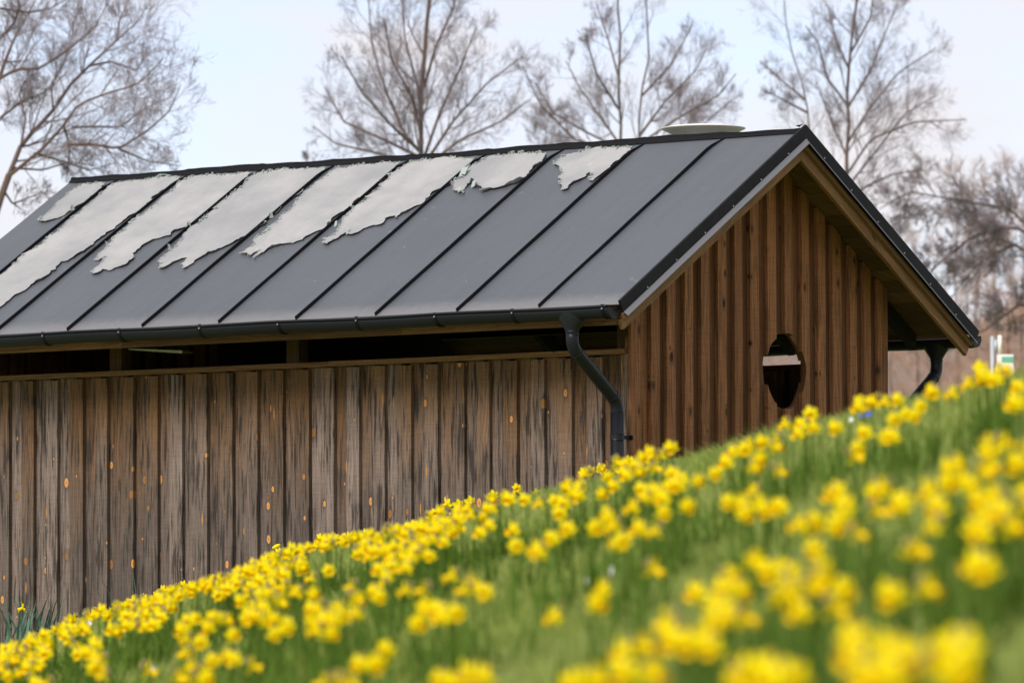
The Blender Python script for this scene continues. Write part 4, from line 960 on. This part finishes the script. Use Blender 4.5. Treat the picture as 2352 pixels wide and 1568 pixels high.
def tree(name, label, cat, D, stems, limbs, seed, autolimbs=0, kids=(0, 6, 3, 3), spread=1., group='bare trees behind the shed', limblen=1.1, tmin=.45, rmin=.0011, mats=None, crownscale=1.):
    """stems and limbs are 3-D polylines with radii; twigs grow along them"""
    rs = random.Random(seed); base = np.array(stems[0][0][0]); gz_ = gnd(base[0], base[1])
    o = empty(name, (base[0], base[1], gz_), 0, label, cat, group); off = np.array([base[0], base[1], gz_])
    tk = TreeMB(); cr_ = TreeMB()
    for pts, r0, r1 in stems:
        P, ln = resample(pts, 26); P = [p - off + np.array([rs.gauss(0, .006 * r0 / .04), rs.gauss(0, .006), 0]) for p in P]; tk.seg(P, [r0 + (r1 - r0) * i / 25 for i in range(26)], 8)
        for c in range(autolimbs):
            t = tmin + (1 - tmin) * (c + rs.random()) / autolimbs; i = min(24, int(t * 25)); a = rs.uniform(0, 6.283) if c % 3 else (0. if rs.random() < .5 else math.pi) + rs.gauss(0, .3)
            an = rs.uniform(.45, .95); nd = np.array([math.cos(a) * math.sin(an), math.sin(a) * math.sin(an) * .8, math.cos(an)])
            tt = (t - tmin) / (1 - tmin); ll = limblen * (1 - .62 * tt) * rs.uniform(.7, 1.15)
            grow(cr_, rs, P[i], nd, ll, (r0 + (r1 - r0) * t) * .55, 1, len(kids), .13, kids, .15, rmin)
    for pts, r0, r1 in limbs:
        P, ln = resample(pts, 16); P = [p - off for p in P]; tk.seg(P, [r0 + (r1 - r0) * i / 15 for i in range(16)], 6)
        for c in range(int(7 + ln * 6)):
            t = rs.uniform(.12, 1.); i = min(14, int(t * 15)); dd = P[i + 1] - P[i]; dd /= math.sqrt(dd @ dd)
            a = rs.uniform(0, 6.283); side = np.cross(dd, (math.cos(a), math.sin(a), .1)); side /= math.sqrt(side @ side) + 1e-9; an = rs.uniform(.4, 1.)
            grow(cr_, rs, P[i], dd * math.cos(an) + side * math.sin(an), ln * .32 * rs.uniform(.6, 1.1) * spread * (1.1 - .5 * t), max(rmin, (r0 + (r1 - r0) * t) * .5), 1, len(kids), .11, kids, .17, rmin)
    tk.build('trunk', (mats or (M_bark, M_twig))[0], o); cr_.build('crown', (mats or (M_bark, M_twig))[1], o)
    return o
def stem_px(D, pts, foot_dx=0.):
    P = [unp(x, y, D) for x, y in pts]; b = P[0].copy(); b[0] += foot_dx; b[2] = gnd(b[0], b[1]) - .1; return [b] + P
def limb_px(D, pts, dz):
    return [unp(x, y, D + dz * i / max(1, len(pts) - 1)) for i, (x, y) in enumerate(pts)]
# centre tree
D = 66.; k = D / F
tree('bare_tree', 'bare tree with thick straight trunk behind the middle of the ridge', 'tree', D, [(stem_px(D, [(970, 420), (968, 300), (969, 200), (976, 100), (985, 0), (995, -160), (1000, -330)]), 11 * k, 3 * k)],
     [(limb_px(D, p, dz), 4 * k, 1.3 * k) for p, dz in (([(965, 350), (930, 310), (890, 220), (855, 110), (845, -20)], .8), ([(962, 345), (900, 290), (830, 210), (785, 130)], -.8), ([(962, 360), (880, 320), (790, 280), (745, 200)], .5), ([(975, 360), (1010, 260), (1060, 150), (1095, 60)], -.6), ([(980, 370), (1040, 280), (1120, 190), (1200, 130)], .9), ([(980, 380), (1060, 320), (1150, 280), (1215, 230)], -.5), ([(970, 330), (960, 200), (930, 90), (920, -40)], .7), ([(975, 200), (1000, 110), (1040, 20), (1060, -60)], .5), ([(962, 380), (860, 350), (770, 330), (720, 290)], .3), ([(965, 300), (945, 220), (900, 140), (880, 40)], -.4))], 21, 14, (0, 6, 3, 3), .9, 'bare trees behind the shed', 1.05, .5)
# right of centre tree: two stems
tree('bare_tree', 'twin-stemmed bare tree behind the white vent cap', 'tree', D, [(stem_px(D, [(1424, 400), (1425, 280), (1420, 200), (1424, 110), (1418, 0), (1422, -120)]), 7.5 * k, 2 * k), (stem_px(D, [(1468, 400), (1466, 290), (1476, 200), (1495, 120), (1480, 20), (1500, -60)], .0), 6 * k, 1.5 * k)],
     [(limb_px(D, p, dz), 3 * k, 1.1 * k) for p, dz in (([(1422, 330), (1380, 270), (1330, 200), (1300, 140)], .8), ([(1420, 250), (1370, 170), (1345, 80)], -.6), ([(1470, 310), (1530, 230), (1600, 160), (1630, 90)], .7), ([(1470, 330), (1560, 270), (1650, 220), (1690, 170)], -.6), ([(1420, 340), (1340, 300), (1270, 260), (1230, 190)], .5), ([(1475, 220), (1540, 150), (1590, 60)], .4), ([(1424, 190), (1400, 100), (1370, 10)], .5), ([(1420, 350), (1320, 320), (1240, 240), (1200, 150)], -.4), ([(1475, 330), (1540, 310), (1600, 300), (1680, 230)], -.4))], 33, 9, (0, 6, 3, 3), .9, 'bare trees behind the shed', .85, .5)
# tree behind the gable: two stems
D = 70.; k = D / F
tree('bare_tree', 'bare tree with two brown stems directly behind the gable peak', 'tree', D, [(stem_px(D, [(1943, 520), (1945, 400), (1948, 300), (1945, 200), (1955, 100), (1968, 0), (1975, -120)]), 8 * k, 2.5 * k), (stem_px(D, [(1862, 420), (1860, 300), (1852, 220), (1835, 170), (1810, 90), (1800, 0)]), 5 * k, 1.2 * k)],
     [(limb_px(D, p, dz), 3 * k, 1.1 * k) for p, dz in (([(1946, 330), (1990, 260), (2060, 170), (2150, 110)], .8), ([(1946, 400), (2000, 320), (2100, 280), (2220, 275)], -.8), ([(1946, 250), (2000, 160), (2040, 60), (2060, 10)], .5), ([(1945, 240), (1900, 180), (1880, 100), (1850, 60)], -.6), ([(1850, 230), (1790, 180), (1745, 140)], .5), ([(1946, 430), (2010, 350), (2080, 260), (2150, 220)], .7), ([(1945, 360), (1910, 280), (1880, 200)], .5), ([(1946, 470), (1985, 430), (2050, 400), (2120, 390)], .4), ([(1955, 120), (2000, 40), (2010, -60)], .5), ([(1856, 260), (1800, 230), (1760, 210)], -.4), ([(1950, 160), (1920, 90), (1900, 10)], .4))], 47, 12, (0, 6, 3, 3), .9, 'bare trees behind the shed', .95, .52)
# left tree: long diagonal limbs
D = 58.; k = D / F; cc = lambda P: [(x * .4883, y * .4883) for x, y in P]
tree('bare_tree', 'large bare tree at the far left with long diagonal limbs', 'tree', D, [(stem_px(D, [(-25, 600), (-10, 500), (10, 430), (22, 400)], -.3), 12 * k, 8 * k)],
     [(limb_px(D, cc(p), dz), r * k, .9 * k) for p, dz, r in (
        ([(40, 830), (100, 680), (250, 520), (330, 400), (420, 310), (550, 190), (640, 110), (720, -10)], 1.5, 6.5), ([(40, 830), (200, 700), (300, 590), (370, 490), (500, 440), (640, 400), (720, 330), (770, 270)], -1., 4.5),
        ([(-40, 600), (0, 556), (100, 480), (200, 440), (330, 330)], .8, 4), ([(-20, 420), (20, 300), (60, 200), (130, 70), (190, -40)], .8, 6), ([(-20, 380), (80, 325), (180, 325), (300, 250), (440, 140), (520, -10)], -.8, 4),
        ([(340, 600), (440, 595), (560, 600), (700, 500), (800, 460)], .7, 3), ([(320, 680), (440, 680), (560, 700), (700, 610), (800, 520), (850, 400)], -.7, 4), ([(160, 720), (300, 760), (420, 800), (560, 760)], .6, 3), ([(420, 310), (520, 290), (640, 330), (700, 250)], .5, 3), ([(0, 40), (140, 60), (240, 40), (340, -20)], .4, 3),
        ([(250, 520), (240, 400), (300, 300), (340, 180), (350, 60)], .7, 3), ([(-20, 200), (60, 120), (90, 40), (80, -40)], -.6, 4), ([(550, 190), (560, 100), (600, 10)], .4, 3), ([(300, 590), (330, 700), (310, 860)], .4, 3.5), ([(560, 700), (700, 760), (850, 780)], .4, 2.5), ([(60, 790), (200, 800), (330, 760), (450, 780)], .5, 3), ([(20, 900), (60, 960), (130, 930), (220, 900)], .4, 3), ([(100, 680), (120, 560), (90, 440), (140, 330)], .6, 3.5))], 61, 0, (0, 5, 3, 3), 1.05, 'bare trees behind the shed', 1.2, .5, .0013)
# small tops just above the ridge between the trees
D = 84.; k = D / F
for i, (x, y, lab) in enumerate(((705, 330, 'thin tree top just above the ridge left of the middle trunk'), (1250, 250, 'slender tree between the middle trunk and the twin stems'), (1560, 200, 'slender tree between the twin stems and the gable tree'))):
    tree('bare_tree', lab, 'tree', D, [(stem_px(D, [(x, 420), (x + 4, (y + 400) / 2), (x, y)]), 2.4 * k, 1 * k)], [], 80 + i, 10, (0, 7, 4, 4), 1., 'bare trees behind the shed', .9 if i else .5, .72, .003)
# wood of reddish brush and grey trees beyond the rear eave
D = 125.; mats = (M_bark, M_twigr)
for i, (x, y, dd, lab) in enumerate(((2105, 560, 0, 'reddish brushy tree just beyond the rear eave'), (2200, 400, 14, 'tall grey-brown tree top beyond the rear slope of the roof'), (2290, 370, 6, 'tall bushy tree near the right edge above the sign'), (2345, 440, -8, 'reddish tree cut by the right edge'), (2060, 640, 20, 'low brush seen under the rear eave beside the wall'), (2250, 560, -14, 'reddish brush behind the grey post'), (1760, 640, 5, 'brush seen through the round gable hole'), (1850, 600, 12, 'brown thicket behind the shed, right of the hole'), (2150, 700, -25, 'low brown brush behind the rear downpipe'), (2310, 690, -28, 'low brown brush behind the white sign'))):
    Dd = D + dd; k = Dd / F
    tree('brushy_tree', lab, 'tree', Dd, [(stem_px(Dd, [(x, y + 450), (x + rs.uniform(-20, 20), y + 200), (x + rs.uniform(-20, 20), y)]), 6 * k, 1.5 * k)], [], 200 + i, 24, (0, 6, 4, 3), 1., 'brushy wood beyond the shed', 1.5, .28, .0032, (M_bark, M_twigr))
# arching darker branch in front of the wood
D = 78.; k = D / F
tree('leaning_tree', 'dark leaning tree arching in from the right edge', 'tree', D, [(stem_px(D, [(2470, 900), (2440, 640), (2400, 560)]), 9 * k, 6 * k)], [(limb_px(D, p, dz), r * k, 1.2 * k) for p, dz, r in (([(2400, 560), (2330, 520), (2230, 545), (2150, 610), (2100, 680)], 1., 5), ([(2420, 620), (2330, 560), (2250, 600), (2180, 690)], -1., 4), ([(2400, 560), (2320, 480), (2200, 460), (2090, 440), (2020, 480)], .8, 4), ([(2430, 700), (2340, 700), (2260, 760), (2180, 790)], .6, 4))], 91, 0, (0, 7, 4, 4), .8, 'trees at the right edge', 1., .5, .003)
# brown wooded hillside closing the low view behind the shed
hx = np.linspace(-14, 60, 90); hy = np.linspace(150, 330, 60); HX, HY = np.meshgrid(hx, hy)
tt = (HY - 150) / 180; HZ = 1. + 17.5 * (1 - (1 - tt) ** 2.2) * np.clip((HX + 14) / 14, 0, 1) ** .7 + 1.1 * np.sin(HX * .55) * tt + .7 * np.sin(HX * 1.7 + HY * .1) * tt
me = bpy.data.meshes.new('wooded_hill'); nX = len(hx); ii = np.arange(nX * len(hy)).reshape(len(hy), nX)
me.from_pydata(np.stack([HX.ravel(), HY.ravel(), HZ.ravel()], 1).tolist(), [], np.stack([ii[:-1, :-1], ii[:-1, 1:], ii[1:, 1:], ii[1:, :-1]], -1).reshape(-1, 4).tolist())
M_hill = simple('leaf_litter', (.19, .15, .125), .9, .1, 0, .45, .5); me.materials.append(M_hill); me.polygons.foreach_set('use_smooth', [True] * len(me.polygons))
o = bpy.data.objects.new('wooded_hill', me); COL.objects.link(o); tag(o, 'brown wooded hillside far behind the shed', None, None, 'structure')
# ------------------------------------------------------------------ signpost
D = 62.; k = D / F; pb = unp(2284, 840, D); gz_ = gnd(pb[0], D)
sg = empty('signpost', (pb[0], D, gz_), 0, 'blurred grey post with white tube and green-banded white sign', 'sign')
def pxbox(name, x0, x1, y0, y1, dep, mat, par, z0=None, dy=0.):
    a = unp(x0, y1, D); b = unp(x1, y0, D); ox, oz = pb[0], gz_
    zz = a[2] - oz if z0 is None else z0
    P = [(a[0] - ox, dy, zz), (b[0] - ox, dy, zz), (b[0] - ox, dy + dep, zz), (a[0] - ox, dy + dep, zz)]; P += [(p[0], p[1], b[2] - oz) for p in P]
    mb = MB(); mb.poly(P, [(3, 2, 1, 0), (4, 5, 6, 7), (0, 1, 5, 4), (1, 2, 6, 5), (2, 3, 7, 6), (3, 0, 4, 7)]); return mb.build(name, mat, par)
M_grey = simple('galvanised', (.42, .45, .47), .5, .5, .2, .08); M_green = simple('green_band', (.12, .38, .28), .5, .4, 0, .08)
def rod(name, x, y0, y1, rpx, mat, z0=None, dy=0.):
    a = unp(x, y1, D); b = unp(x, y0, D); mb = MB(); V, Fc = tube([(a[0] - pb[0], dy, a[2] - gz_ if z0 is None else z0), (b[0] - pb[0], dy, b[2] - gz_)], rpx * k, 14); mb.poly(V, Fc); return mb.build(name, mat, sg, True)
rod('post', 2279, 772, 900, 4.5, M_grey, 0.)
rod('white_tube', 2296.5, 770, 812, 4.5, M_white)
rod('bracket_tube', 2287, 780, 808, 3.5, M_grey)
pn = pxbox('sign_panel', 2290, 2327, 814, 870, .03, M_white, sg, None, -.03); pxbox('green_band', 2300, 2326.5, 819, 833, .004, M_green, pn, None, -.036)
